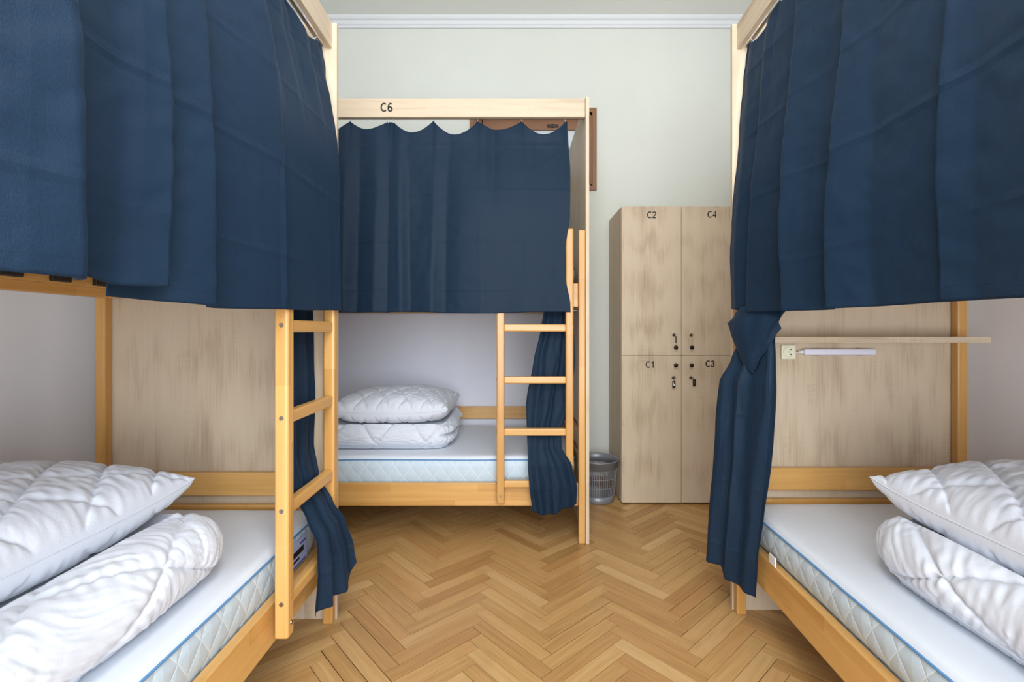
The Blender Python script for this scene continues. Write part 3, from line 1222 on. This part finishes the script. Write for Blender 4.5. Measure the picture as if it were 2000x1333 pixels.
MT = 0.4235        # mattress top
duvet('folded white quilted duvet on the mattress of the left bunk', (-1.083, 0.83, MT), 0.715, 0.92, 0.172, 0.0, 3.0, cap=(-1.47, -0.925, 0.64, 1.24, MT + 0.197 - 0.0645 - 0.008),
      groove_side=[('y', 1, -0.01, 0.003)])
duvet('folded white quilted duvet on the mattress of the right bunk', (1.235, 0.81, MT), 0.675, 0.94, 0.172, -0.04, 17.0, cap=(1.025, 1.56, 0.64, 1.23, MT + 0.197 - 0.0645 - 0.008),
      groove_side=[('y', 1, -0.01, 0.003)])
duvet('folded white quilted duvet on the mattress of the C6 bunk at the back', (-0.715, 2.80, MT), 0.80, 0.66, 0.160, 0.0, 29.0, cap=(-0.96, -0.38, 2.52, 3.02, MT + 0.192 - 0.057 - 0.008),
      groove_side=[('x', 1, 0.0, 0.03)], d=0.26)
pillow('pillow', 'white quilted pillow on top of the duvet on the left bunk', 'pillow', (-1.180, 0.950, MT + 0.197), 0.62, 0.70, 0.215, 0.0, 5.0,
       grp='white quilted pillows')
pillow('pillow', 'white quilted pillow on top of the duvet on the right bunk', 'pillow', (1.275, 0.945, MT + 0.197), 0.62, 0.70, 0.215, -0.05, 21.0,
       grp='white quilted pillows')
pillow('pillow', 'white quilted pillow on top of the duvet on the C6 bunk at the back', 'pillow', (-0.66, 2.76, MT + 0.192), 0.64, 0.56, 0.190, 0.0, 33.0,
       grp='white quilted pillows')


# ------------------------------------------------------------------ curtains
def solid_sheet(name, P, U, nu, nv, mat, parent, loc, thick=0.0012):
    """grid surface P[i][j] (world) with UVs in metres and real thickness"""
    verts, faces = [], []
    for i in range(nu + 1):
        for j in range(nv + 1):
            verts.append(P[i][j] - Vector(loc))

    def k(i, j):
        return i * (nv + 1) + j
    for i in range(nu):
        for j in range(nv):
            faces.append((k(i, j), k(i + 1, j), k(i + 1, j + 1), k(i, j + 1)))
    me = bpy.data.meshes.new(name)
    me.from_pydata([tuple(v) for v in verts], [], faces)
    uvl = me.uv_layers.new(name='UVMap')
    li = 0
    for f in faces:
        for vi in f:
            uvl.data[li].uv = U[vi // (nv + 1)][vi % (nv + 1)]
            li += 1
    o = link(name, me, mat, parent, (0, 0, 0) if parent else loc, smooth=True)
    md = o.modifiers.new('cloth_thickness', 'SOLIDIFY')
    md.thickness = thick
    md.offset = 0
    return o


def hanging_curtain(F, label, v0, v1, ztop, hem, uprof, hooks, folds, seed, edge0=None, edge1=None, sag=0.035, nu=300, nv=150, ushift=0.0, amp=1.0, ladder=False):
    """upper curtain: v0..v1 along the rod; folds = (v at the top, v at the hem, offset inwards)"""
    base = F.w(0.05, (v0 + v1) / 2, hem(0.5 * (v0 + v1)))
    t = thing('curtain', base, label, 'curtain', 'navy upper bunk curtains')
    P, U = [], []
    for i in range(nu + 1):
        s = i / nu
        v = lerp(v0, v1, s)
        # scalloped top edge between hooks
        near = min(abs(v - h) for h in hooks)
        hs = sorted(hooks)
        zt = ztop
        for a, b in zip(hs, hs[1:]):
            if a <= v <= b:
                q = (v - a) / (b - a)
                sg = sag * (0.75 + 0.5 * abs(math.sin(a * 37 + seed)))
                zt = ztop - sg * (math.sin(PI * q) ** 0.8) + 0.004 * (1 - math.sin(PI * q))
        if v < hs[0]:
            zt = ztop - min(1, (hs[0] - v) / 0.1) * sag * 0.5
        if v > hs[-1]:
            zt = ztop - min(1, (v - hs[-1]) / 0.1) * sag * 0.5
        zb = hem(v)
        row, ur = [], []
        for j in range(nv + 1):
            q = j / nv
            z = lerp(zt, zb, q)
            u = interp(uprof, 2.2 - z) + ushift
            vv = v
            if edge0:
                vv += (1 - s) ** 3 * interp(edge0, 2.2 - z)
            if edge1:
                vv += s ** 3 * interp(edge1, 2.2 - z)
            # gathers under the hooks
            tq = math.exp(-q / 0.16)
            hk = 0.0
            for h in hs:
                hk += math.exp(-abs(v - h) / 0.018)
            u += (0.012 * hk - 0.010) * tq
            # flat facets between pressed folds: piecewise straight profile, barely rounded
            ff = 0.0
            for dd_ in (-0.009, -0.0045, 0.0, 0.0045, 0.009):
                vq = v + dd_
                k0 = folds[0]
                if vq <= lerp(k0[0], k0[1], q):
                    ff += k0[2]
                    continue
                for k1 in folds[1:]:
                    a_, b_ = lerp(k0[0], k0[1], q), lerp(k1[0], k1[1], q)
                    if vq <= b_:
                        ff += lerp(k0[2], k1[2], (vq - a_) / max(1e-6, b_ - a_))
                        break
                    k0 = k1
                else:
                    ff += folds[-1][2]
            ff /= 5.0
            u += ff * amp * 1.25 * min(1.0, 0.35 + 1.0 * q)
            # soft irregular drape
            u += 0.010 * amp * noise.noise(Vector((v * 4.5, z * 1.2, seed)))
            u += 0.004 * amp * noise.noise(Vector((v * 9, z * 5, seed + 4)))
            u += 0.0022 * noise.noise(Vector((v * 22 + z * 8, z * 22, seed + 7)))
            if ladder:                      # the cloth lies over the ladder stringers
                lz = max(0.0, min(1.0, (2.0 - z) / 0.44))
                lv = max(0.0, min(1.0, (v - 0.04) / 0.03)) * max(0.0, min(1.0, (0.85 - v) / 0.40))
                lz, lv = lz * lz * (3 - 2 * lz), lv * lv * (3 - 2 * lv)
                tgt = min(u, -0.0385 + 0.25 * (u + 0.02) if u < -0.02 else -0.0385)
                u = lerp(u, tgt, lz * lv)
            # hem ripple
            u += 0.004 * math.exp(-(z - zb) / 0.12) * math.sin(v * 26 + seed)
            row.append(F.w(u, vv, z))
            ur.append((v, z))
        P.append(row)
        U.append(ur)
    solid_sheet('curtain_cloth', P, U, nu, nv, M['navy'], t, base)
    # hem seam
    bm = bmesh.new()
    jj = nv - 4
    add_tube(bm, [P[i][jj] - base for i in range(0, nu + 1, 2)], 0.0010, 5)
    bm_obj('hem_stitching', bm, M['navy'], t)
    # hooks
    for h in hooks:
        bm = bmesh.new()
        c = F.w(0.052, h, F.H - 0.083) - base
        pts = []
        R = 0.0095
        for k in range(15):
            a = -0.2 * PI + k * 1.6 * PI / 14 + PI * 0.0
            d = F.m(1, 0, 0)
            pts.append(c + Vector((d[0] * R * math.cos(a), d[1] * R * math.cos(a), R * math.sin(a))))
        pts = pts[::-1]
        add_tube(bm, pts, 0.0012, 6)
        p1 = F.w(0.052, h, F.H - 0.0925) - base
        p2 = F.w(0.048, h, ztop - 0.006) - base
        add_tube(bm, [p1, p2], 0.0022, 6)
        bm_obj('curtain_hook', bm, M['white'], t)
    return t


def U_(tab):          # (z, u) pairs, from the top down, stored by depth below 2.2
    return [(2.2 - z, u) for z, u in tab]


# left bed, far curtain
prof_l = U_([(2.09, 0.052), (1.99, 0.030), (1.86, 0.012), (1.68, -0.004), (1.5, -0.014), (1.3, -0.019), (1.10, -0.020)])


def hem_l2(v):
    return interp([(0.03, 1.121), (0.42, 1.107), (0.71, 1.098), (0.95, 1.105), (1.1, 1.115)], v)


hanging_curtain(FL, 'navy curtain covering the far half of the left upper bunk, behind the ladder', 0.036, 0.965, 2.072, hem_l2, prof_l,
                [0.060, 0.27, 0.46, 0.66, 0.86],
                [(0.036, 0.036, 0.0), (0.07, 0.07, -0.012), (0.15, 0.145, 0.012), (0.19, 0.18, -0.010), (0.33, 0.30, 0.020), (0.36, 0.335, 0.004),
                 (0.46, 0.435, 0.030), (0.505, 0.47, -0.028), (0.63, 0.60, 0.012), (0.735, 0.745, 0.020), (0.752, 0.76, -0.016), (0.88, 0.88, 0.016), (0.97, 0.97, 0.02)], 2.0, ladder=True)


def hem_l1(v):
    return interp([(0.8, 1.132), (0.88, 1.127), (0.98, 1.122), (1.03, 1.130), (1.08, 1.119), (1.3, 1.118), (1.9, 1.12)], v)


hanging_curtain(FL, 'light-struck blue curtain nearest the viewer on the left upper bunk', 0.905, 1.90, 2.072, hem_l1, prof_l,
                [0.93, 1.13, 1.33, 1.53, 1.73, 1.86],
                [(0.90, 0.90, -0.010), (0.985, 0.98, 0.014), (1.06, 1.06, 0.012), (1.14, 1.095, -0.034), (1.38, 1.36, 0.034), (1.42, 1.40, -0.02), (1.7, 1.7, 0.03), (1.75, 1.75, -0.02), (1.9, 1.9, 0.0)],
                6.0, edge0=U_([(2.1, 0.0), (1.65, -0.012), (1.45, -0.02), (1.1, 0.0)]), ushift=-0.018)

# right bed
prof_r = U_([(2.11, 0.050), (1.95, 0.030), (1.79, 0.016), (1.51, -0.010), (1.32, -0.018), (1.12, -0.012)])


def hem_r(v):
    return interp([(0.03, 1.130), (0.2, 1.112), (0.55, 1.103), (0.95, 1.102), (1.1, 1.098), (2, 1.098)], v)


hanging_curtain(FR, 'navy curtain covering the far half of the right upper bunk, above the knotted one', 0.036, 0.975, 2.104, hem_r, prof_r,
                [0.050, 0.26, 0.46, 0.66, 0.86],
                [(0.036, 0.036, 0.0), (0.11, 0.10, -0.012), (0.20, 0.16, 0.006), (0.22, 0.185, -0.010), (0.37, 0.40, 0.020), (0.40, 0.43, -0.022), (0.52, 0.56, 0.022),
                 (0.59, 0.60, 0.026), (0.63, 0.625, -0.012), (0.73, 0.74, 0.022), (0.90, 0.90, 0.016), (0.975, 0.975, 0.022)], 12.0, ushift=-0.007)
hanging_curtain(FR, 'navy curtain nearest the viewer on the right upper bunk', 0.935, 1.92, 2.104, hem_r, prof_r,
                [0.955, 1.16, 1.36, 1.56, 1.76, 1.88],
                [(0.93, 0.93, -0.002), (1.0, 1.0, 0.006), (1.15, 1.17, -0.012), (1.4, 1.4, 0.03), (1.45, 1.45, -0.02), (1.7, 1.7, 0.03), (1.9, 1.9, 0.0)], 15.0, ushift=-0.010)

# C6 bed at the back
prof_b = U_([(2.10, 0.050), (2.0, 0.036), (1.8, 0.012), (1.5, -0.012), (1.3, -0.020), (1.12, -0.022)])
hb = [0.356 - ((x - 1002) / 930 * 2.385) for x in (1104, 1019, 933, 847, 768)]


def hem_b(v):
    return 1.136 + 0.004 * math.sin(v * 9)


hanging_curtain(FB, 'dark navy curtain, the wide right-hand one under the C6 board', 0.085, 0.966, 2.096, hem_b, prof_b, hb,
                [(0.08, 0.08, 0.0), (0.17, 0.16, -0.010), (0.24, 0.23, 0.008), (0.30, 0.31, -0.010), (0.42, 0.42, 0.002), (0.455, 0.455, 0.020), (0.50, 0.50, -0.012), (0.60, 0.62, -0.004),
                 (0.675, 0.69, 0.018), (0.74, 0.75, -0.012), (0.88, 0.86, 0.010), (0.92, 0.90, -0.010), (0.97, 0.97, 0.004)], 23.0,
                edge0=U_([(2.1, 0.0), (1.85, -0.010), (1.6, -0.004), (1.45, 0.018), (1.3, 0.016), (1.18, -0.006), (1.12, -0.008)]), sag=0.058, ladder=True)
hb2 = [0.356 - ((x - 1002) / 930 * 2.385) for x in (758, 684)] + [1.37, 1.57, 1.77, 1.90]
hanging_curtain(FB, 'dark navy curtain, the left-hand one under the C6 board, partly behind the left bed', 0.960, 1.93, 2.096,
                lambda v: 1.142 - 0.004 * v, prof_b, hb2,
                [(0.96, 0.96, 0.004), (1.03, 1.03, -0.012), (1.12, 1.12, 0.014), (1.18, 1.18, -0.016), (1.34, 1.34, 0.02), (1.4, 1.4, -0.02), (1.6, 1.6, 0.02), (1.65, 1.65, -0.02), (1.93, 1.93, 0.0)],
                27.0, sag=0.042)


def bunch_curtain(F, label, rows, seed, pleats=5, depth=0.022, nu=150, nv=170, hemlift=None, upts=None, collar=False):
    """tied-back lower curtain; rows = (z, v_near, u_near, v_far, u_far, pleat depth)"""
    zs = [r[0] for r in rows]
    base = F.w((rows[0][2] + rows[0][4]) / 2, (rows[0][1] + rows[0][3]) / 2, rows[-1][0])
    t = thing('gathered_curtain', base, label, 'curtain', 'navy gathered lower bunk curtains')
    tabs = [[(rows[0][0] - r[0], r[k]) for r in rows] for k in range(1, 6)]
    P, U = [], []
    z0, z1 = rows[0][0], rows[-1][0]
    for i in range(nu + 1):
        s = i / nu
        row, ur = [], []
        lift = interp(hemlift, s) if hemlift else 0.0
        for j in range(nv + 1):
            q = j / nv
            z = lerp(z0, z1 + lift, q)
            d = z0 - z
            vn, un, vf, uf, dp = [interp(tb_, d) for tb_ in tabs]
            ss = s + 0.035 * math.sin(s * 9 + 2.2 * q + seed) * (s * (1 - s) * 4)
            v = lerp(vn, vf, ss)
            u = lerp(un, uf, ss)
            # pleats perpendicular to the run of the cloth; rounded on the outside, tight inside
            ph = s * pleats + 0.25 * noise.noise(Vector((s * 3, z * 2.0, seed)))
            fr = ph - math.floor(ph)
            w = 0.5 - 0.5 * math.cos(2 * PI * ph)
            env = min(1.0, min(s, 1 - s) * 9 + 0.25)
            pd = dp * (0.65 + 0.7 * abs(noise.noise(Vector((math.floor(ph) * 3.1, z * 0.8, seed + 3)))))
            off = (w - 0.55) * pd * env
            dirv, diru = vf - vn, uf - un
            ll = math.hypot(dirv, diru) or 1
            nv_, nu_ = diru / ll, -dirv / ll
            if nu_ > 0:
                nv_, nu_ = -nv_, -nu_
            v += nv_ * off + (dirv / ll) * 0.35 * pd * math.sin(2 * PI * ph) * env * 0.5
            u += nu_ * off + (diru / ll) * 0.35 * pd * math.sin(2 * PI * ph) * env * 0.5
            u += 0.004 * noise.noise(Vector((s * 8, z * 6, seed + 5)))
            v += 0.004 * noise.noise(Vector((s * 8, z * 6, seed + 6)))
            row.append(F.w(u, v, z))
            ur.append((s * 0.9, z))
        P.append(row)
        U.append(ur)
    solid_sheet('curtain_cloth', P, U, nu, nv, M['navy'], t, base, 0.0016)
    return t, base


# left bed: hangs behind the ladder, its foot swings out into the aisle
bunch_curtain(FL, 'navy curtain gathered behind the rungs of the left ladder, hem flaring over the floor',
              [(1.150, 0.30, 0.062, 0.055, 0.062, 0.016), (1.06, 0.335, 0.050, 0.075, 0.050, 0.022), (0.85, 0.335, 0.034, 0.085, 0.040, 0.020),
               (0.66, 0.315, 0.026, 0.112, 0.034, 0.020), (0.56, 0.298, 0.012, 0.124, 0.010, 0.018), (0.47, 0.285, -0.022, 0.122, -0.036, 0.020), (0.40, 0.280, -0.050, 0.092, -0.066, 0.026),
               (0.30, 0.268, -0.050, 0.065, -0.086, 0.038), (0.165, 0.262, -0.040, 0.060, -0.108, 0.050)], 41.0, pleats=2.3,
              hemlift=[(0, 0.0), (0.35, 0.012), (0.7, 0.02), (0.85, 0.035), (1.0, 0.075)])
# C6 bed
bunch_curtain(FB, 'navy curtain gathered behind the ladder of the C6 bunk',
              [(1.150, 0.200, 0.062, 0.050, 0.062, 0.014), (1.06, 0.215, 0.046, 0.050, 0.048, 0.018), (0.90, 0.255, 0.036, 0.046, 0.036, 0.020),
               (0.68, 0.290, 0.028, 0.070, 0.032, 0.018), (0.56, 0.287, 0.014, 0.118, 0.014, 0.016), (0.48, 0.285, -0.020, 0.118, -0.024, 0.016), (0.40, 0.284, -0.050, 0.070, -0.056, 0.020),
               (0.30, 0.278, -0.058, 0.048, -0.062, 0.026), (0.172, 0.262, -0.056, 0.054, -0.058, 0.036)], 47.0, pleats=2.7,
              hemlift=[(0, 0.004), (0.3, -0.008), (0.55, 0.0), (0.75, 0.02), (1.0, 0.045)])
# right bed
tk, bk = bunch_curtain(FR, 'navy curtain gathered at the top on the right bunk and hanging to the floor side',
                       [(1.130, 0.290, 0.056, 0.080, 0.040, 0.014), (1.08, 0.285, 0.022, 0.100, -0.010, 0.016), (1.02, 0.292, 0.008, 0.110, -0.020, 0.018),
                        (0.95, 0.315, 0.000, 0.100, -0.050, 0.020), (0.87, 0.326, -0.004, 0.090, -0.088, 0.020), (0.70, 0.310, -0.006, 0.080, -0.098, 0.020),
                        (0.45, 0.268, -0.014, 0.066, -0.108, 0.022), (0.30, 0.235, -0.020, 0.056, -0.116, 0.024), (0.160, 0.205, -0.012, 0.050, -0.122, 0.024)],
                       53.0, pleats=2.6, hemlift=[(0, 0.0), (0.3, 0.010), (0.6, 0.022), (0.68, 0.03), (0.76, 0.052), (1.0, 0.052)])
# the turned-over collar where the right curtain is looped on itself
def collar():
    pts = []
    F = FR
    nu, nv = 60, 24
    P, U = [], []
    # outline of the wrapped flap: s from the aisle tip (0) round the front to the inner end (1)
    for i in range(nu + 1):
        s = i / nu
        row, ur = [], []
        v_c = lerp(0.060, 0.315, s)
        u_top = lerp(-0.030, 0.030, s) - 0.030 * math.sin(PI * s)
        zt = interp([(0, 1.085), (0.2, 1.115), (0.45, 1.132), (0.75, 1.130), (1.0, 1.110)], s)
        zb = interp([(0, 1.070), (0.25, 1.000), (0.5, 0.930), (0.62, 0.905), (0.8, 0.975), (1.0, 1.055)], s)
        for j in range(nv + 1):
            q = j / nv
            z = lerp(zt, zb, q)
            u = u_top - 0.012 * math.sin(PI * q) - 0.010 * q
            u += 0.004 * noise.noise(Vector((s * 7, q * 4, 2)))
            row.append(F.w(u, v_c + 0.010 * q * (0.5 - s), z))
            ur.append((s * 0.3 + q * 0.1, z))
        P.append(row)
        U.append(ur)
    solid_sheet('looped_collar', P, U, nu, nv, M['navy'], tk, bk, 0.0016)


collar()

# ------------------------------------------------------------------ lockers
CX0, CX1, CY0, CY1, CH = 0.656, 1.374, 2.872, 3.240, 1.800
ct = thing('locker_cabinet', ((CX0 + CX1) / 2, (CY0 + CY1) / 2, 0), 'pale oak locker cabinet with four numbered doors beside the waste bin', 'cabinet')
cc = Vector(((CX0 + CX1) / 2, (CY0 + CY1) / 2, 0))
bm = bmesh.new()
hx = (CX1 - CX0) / 2
hy = (CY1 - CY0) / 2
add_box(bm, -hx, -hx + 0.017, -hy + 0.019, hy, 0.010, CH, 0.0006)
add_box(bm, hx - 0.017, hx, -hy + 0.019, hy, 0.010, CH, 0.0006)
add_box(bm, -0.0085, 0.0085, -hy + 0.019, hy, 0.027, CH - 0.017, 0.0006)
add_box(bm, -hx + 0.017, hx - 0.017, -hy + 0.019, hy, CH - 0.017, CH, 0.0006)
add_box(bm, -hx + 0.017, hx - 0.017, -hy + 0.019, hy, 0.010, 0.027, 0.0006)
add_box(bm, -hx + 0.017, hx - 0.017, -hy + 0.019, hy, 0.890, 0.907, 0.0006)
add_box(bm, -hx, hx, hy - 0.004, hy, 0.010, CH, 0.0)
bm_obj('cabinet_body', bm, M['oakz'], ct)
bm = bmesh.new()
for sx_ in (-1, 1):
    for sy_ in (-1, 1):
        add_cyl(bm, (sx_ * (hx - 0.05), sy_ * (hy - 0.05), 0), (sx_ * (hx - 0.05), sy_ * (hy - 0.05), 0.010), 0.018, n=16)
bm_obj('foot', bm, M['black'], ct)
zm = 0.8985
g = 0.0012


def door(x0, x1, z0, z1, num, nx, nz, side, knob_z, key_z, fob):
    o = box_obj('door', (x0 + g, x1 - g, -hy, -hy + 0.0175, z0 + g, z1 - g), M['oakz'], ct, 0.0008)
    text_obj('door_number', num, 0.040, (nx - cc.x, -hy - 0.0001, nz), M['ink'], o)
    kx = side
    bm = bmesh.new()
    add_lathe(bm, [(0.006, 0.0), (0.005, -0.008), (0.009, -0.013), (0.0125, -0.018), (0.0125, -0.023), (0.009, -0.028), (0.001, -0.030)], (kx - cc.x, -hy, knob_z), 24, 'y')
    bm_obj('knob', bm, M['knob'], o, smooth=True)
    bm = bmesh.new()
    lx = fob[0]
    add_lathe(bm, [(0.0085, 0.001), (0.0085, -0.003), (0.0065, -0.004), (0.001, -0.004)], (lx - cc.x, -hy, key_z), 20, 'y')
    # key standing in the lock: shank and bow
    add_cyl(bm, (lx - cc.x, -hy, key_z), (lx - cc.x, -hy - 0.016, key_z), 0.002, n=8)
    add_box(bm, lx - cc.x - 0.009, lx - cc.x + 0.011, -hy - 0.026, -hy - 0.014, key_z - 0.0012 + 0.002, key_z + 0.0012 + 0.002, 0.0008)
    add_box(bm, lx - cc.x - 0.0012, lx - cc.x + 0.0012, -hy - 0.024, -hy - 0.014, key_z - 0.004, key_z + 0.011, 0.0006)
    bm_obj('lock_and_key', bm, M['brass'], o)
    if fob[1] == 'strip':
        bm = bmesh.new()
        fx = fob[2] - cc.x
        add_box(bm, fx - fob[3], fx + fob[3], -hy - 0.021, -hy - 0.0195, key_z - 0.045, key_z - 0.006, 0.0004)
        add_tube(bm, [(lx - cc.x, -hy - 0.02, key_z - 0.001), (fx, -hy - 0.02, key_z - 0.008)], 0.0008, 5)
        bm_obj('key_tag', bm, M['brass'], o)
    else:
        fx = fob[2] - cc.x
        bm = bmesh.new()
        add_box(bm, fx - 0.0095, fx + 0.0095, -hy - 0.022, -hy - 0.018, fob[3] - 0.021, fob[3] + 0.021, 0.002)
        add_tube(bm, [(lx - cc.x, -hy - 0.02, key_z), (fx, -hy - 0.02, fob[3] + 0.02)], 0.0009, 5)
        fo = bm_obj('key_fob', bm, M['black'], o)
        bm = bmesh.new()
        if fob[4]:
            add_box(bm, fx - 0.003, fx + 0.005, -hy - 0.0226, -hy - 0.0219, fob[3] - 0.006, fob[3] + 0.002, 0)
            add_box(bm, fx - 0.004, fx - 0.001, -hy - 0.0226, -hy - 0.0219, fob[3] + 0.002, fob[3] + 0.014, 0)
        else:
            add_box(bm, fx - 0.002, fx + 0.002, -hy - 0.0226, -hy - 0.0219, fob[3] - 0.011, fob[3] + 0.011, 0)
        bm_obj('fob_mark', bm, M['white'] if fob[4] else M['steel'], o)


def px(x, y=2.872):
    return (x - 1002) / 930.0 * y


def pz(y_, y=2.872):
    return HC - (y_ - 646) / 930.0 * y


mid = cc.x
door(-hx, 0, zm, CH, 'C2', px(1273), pz(420), px(1318), pz(679, 2.85), pz(655), (px(1315.5), 'strip', px(1318), 0.0035))
door(0, hx, zm, CH, 'C4', px(1391), pz(419), px(1349), pz(679, 2.85), pz(655), (px(1349), 'strip', px(1349), 0.0015))
door(-hx, 0, 0.010, zm, 'C1', px(1270), pz(712.5), px(1318), pz(714, 2.85), pz(738), (px(1314.5), 'fob', px(1314), pz(752, 2.85), True))
door(0, hx, 0.010, zm, 'C3', px(1387), pz(711), px(1348.5), pz(714, 2.85), pz(738), (px(1348.5), 'fob', px(1353.5), pz(748, 2.85), False))

# ------------------------------------------------------------------ waste bin
bx, by = 0.521, 2.960
bt = thing('waste_bin', (bx, by, 0), 'silver-grey slotted plastic waste bin on the floor beside the lockers', 'waste bin')
BH, RB, RT = 0.258, 0.103, 0.128


def br(z):
    return lerp(RB, RT, z / BH)


bm = bmesh.new()
th_ = 0.002
add_lathe(bm, [(0.001, 0.001), (RB - 0.004, 0.001), (RB, 0.004), (br(0.045), 0.045), (br(0.045) - th_, 0.045), (RB - th_, 0.006), (0.001, 0.005)], n=64)
bm_obj('base', bm, M['silver'], bt, smooth=True)
bm = bmesh.new()
for i in range(54):
    a = 2 * PI * i / 54
    ca, sa = math.cos(a), math.sin(a)
    hw = 0.0017
    z0, z1 = 0.044, 0.207
    vs = []
    for z in (z0, z1):
        for rr in (br(z), br(z) - th_):
            for sd in (-1, 1):
                vs.append(bm.verts.new((rr * ca - sd * hw * sa, rr * sa + sd * hw * ca, z)))
    for f in ((0, 1, 3, 2), (4, 6, 7, 5), (0, 4, 5, 1), (2, 3, 7, 6), (0, 2, 6, 4), (1, 5, 7, 3)):
        bm.faces.new([vs[k] for k in f])
for zc, hh in ((0.098, 0.0025), (0.152, 0.0025)):
    add_lathe(bm, [(br(zc - hh), zc - hh), (br(zc + hh), zc + hh), (br(zc + hh) - th_, zc + hh), (br(zc - hh) - th_, zc - hh)], n=64, closed=True)
bm_obj('slotted_wall', bm, M['silver'], bt)
bm = bmesh.new()
add_lathe(bm, [(br(0.205), 0.205), (br(BH - 0.006), BH - 0.006), (RT + 0.007, BH - 0.004), (RT + 0.008, BH - 0.001), (RT + 0.004, BH + 0.001), (RT - 0.002, BH), (br(0.205) - th_, 0.205)], n=64, closed=True)
bm_obj('rim', bm, M['silver'], bt, smooth=True)

# ------------------------------------------------------------------ shelf, socket and lamp at the end of the right bunk
fy = FR.oy


def RX(x, y):
    return (x - 1002) / 930.0 * y


ys0 = fy - 0.034 - 0.125
st_ = thing('wall_shelf', (RX(1700, ys0), ys0 + 0.06, 1.008), 'narrow pale oak shelf screwed across the end posts of the right bunk', 'shelf')
sb = (RX(1700, ys0), ys0 + 0.06, 1.008)
box_obj('shelf_board', (RX(1476, ys0) - sb[0], RX(1936, ys0) - sb[0], ys0 - sb[1], fy - 0.034 - sb[1], 0, 0.020), M['oakx'], st_, 0.0008)

pl_y = fy - 0.0
so = thing('power_socket', (RX(1538, pl_y), pl_y, HC - 42 * pl_y / 930), 'cream square power socket on the end panel beside the lamp cable', 'power socket')
sc_ = 0.0265
box_obj('socket_plate', (-sc_, sc_, -0.009, 0.0, -sc_, sc_), M['cream'], so, 0.003)
bm = bmesh.new()
add_lathe(bm, [(0.0215, -0.0085), (0.0215, -0.011), (0.0195, -0.011), (0.0180, -0.0095), (0.001, -0.0095)], n=40, axis='y')
bm_obj('socket_well', bm, M['cream'], so, smooth=False)
bm = bmesh.new()
for dx, dz in ((0.007, 0.0085), (0.007, -0.0085)):
    add_cyl(bm, (dx, -0.0090, dz), (dx, -0.0102, dz), 0.0028, n=14)
add_box(bm, -0.003, 0.003, -0.0102, -0.0090, -0.001, 0.001)
bm_obj('socket_hole', bm, M['black'], so)

lc = (RX(1640, pl_y - 0.02), pl_y, HC - 41.5 * pl_y / 930)
lp = thing('strip_lamp', lc, 'slim white strip lamp on the panel under the shelf of the right bunk', 'lamp')
hl = RX(1710, pl_y - 0.02) - lc[0]
bm = bmesh.new()
add_box(bm, -hl, hl, -0.027, -0.006, -0.0122, 0.0122, bev=0.006, seg=4)
bm_obj('lamp_tube', bm, M['lens'], lp, smooth=True)
for sx_ in (-0.6, 0.6):
    bm = bmesh.new()
    add_box(bm, sx_ * hl - 0.006, sx_ * hl + 0.006, -0.016, 0.0, -0.0135, 0.0135, bev=0.001)
    bm_obj('mounting_clip', bm, M['steel'], lp)
bm = bmesh.new()
add_box(bm, -hl, hl, -0.007, -0.0, -0.0085, 0.0085, bev=0.001)
bm_obj('lamp_back', bm, M['white'], lp)
bm = bmesh.new()
add_cyl(bm, (-hl + 0.004, -0.015, 0), (-hl - 0.016, -0.013, -0.001), 0.006, 0.0045, n=16)
bm_obj('plug', bm, M['white'], lp, smooth=True)
bm = bmesh.new()
pe = Vector((so.location.x + 0.024 - lc[0], -0.010, so.location.z - lc[2]))
ps = Vector((-hl - 0.015, -0.013, -0.001))
pts = []
for k in range(13):
    q = k / 12
    p = ps.lerp(pe, q)
    p.z -= 0.003 * math.sin(PI * q)
    pts.append(p)
add_tube(bm, pts, 0.0014, 8)
bm_obj('cable', bm, M['white'], lp, smooth=True)

# made-up unseen fitting over the fill light: ceiling rose, stem and holder
clt = thing('added_pendant', (0.0, 0.20, ZC), 'unseen white pendant fitting added for the fill light above the aisle', 'lamp')
bm = bmesh.new()
add_lathe(bm, [(0.05, 0.0), (0.05, -0.02), (0.012, -0.035), (0.004, -0.04), (0.004, -0.62), (0.02, -0.625), (0.02, -0.66), (0.001, -0.66)], n=24)
bm_obj('added_pendant_rose', bm, M['white'], clt)
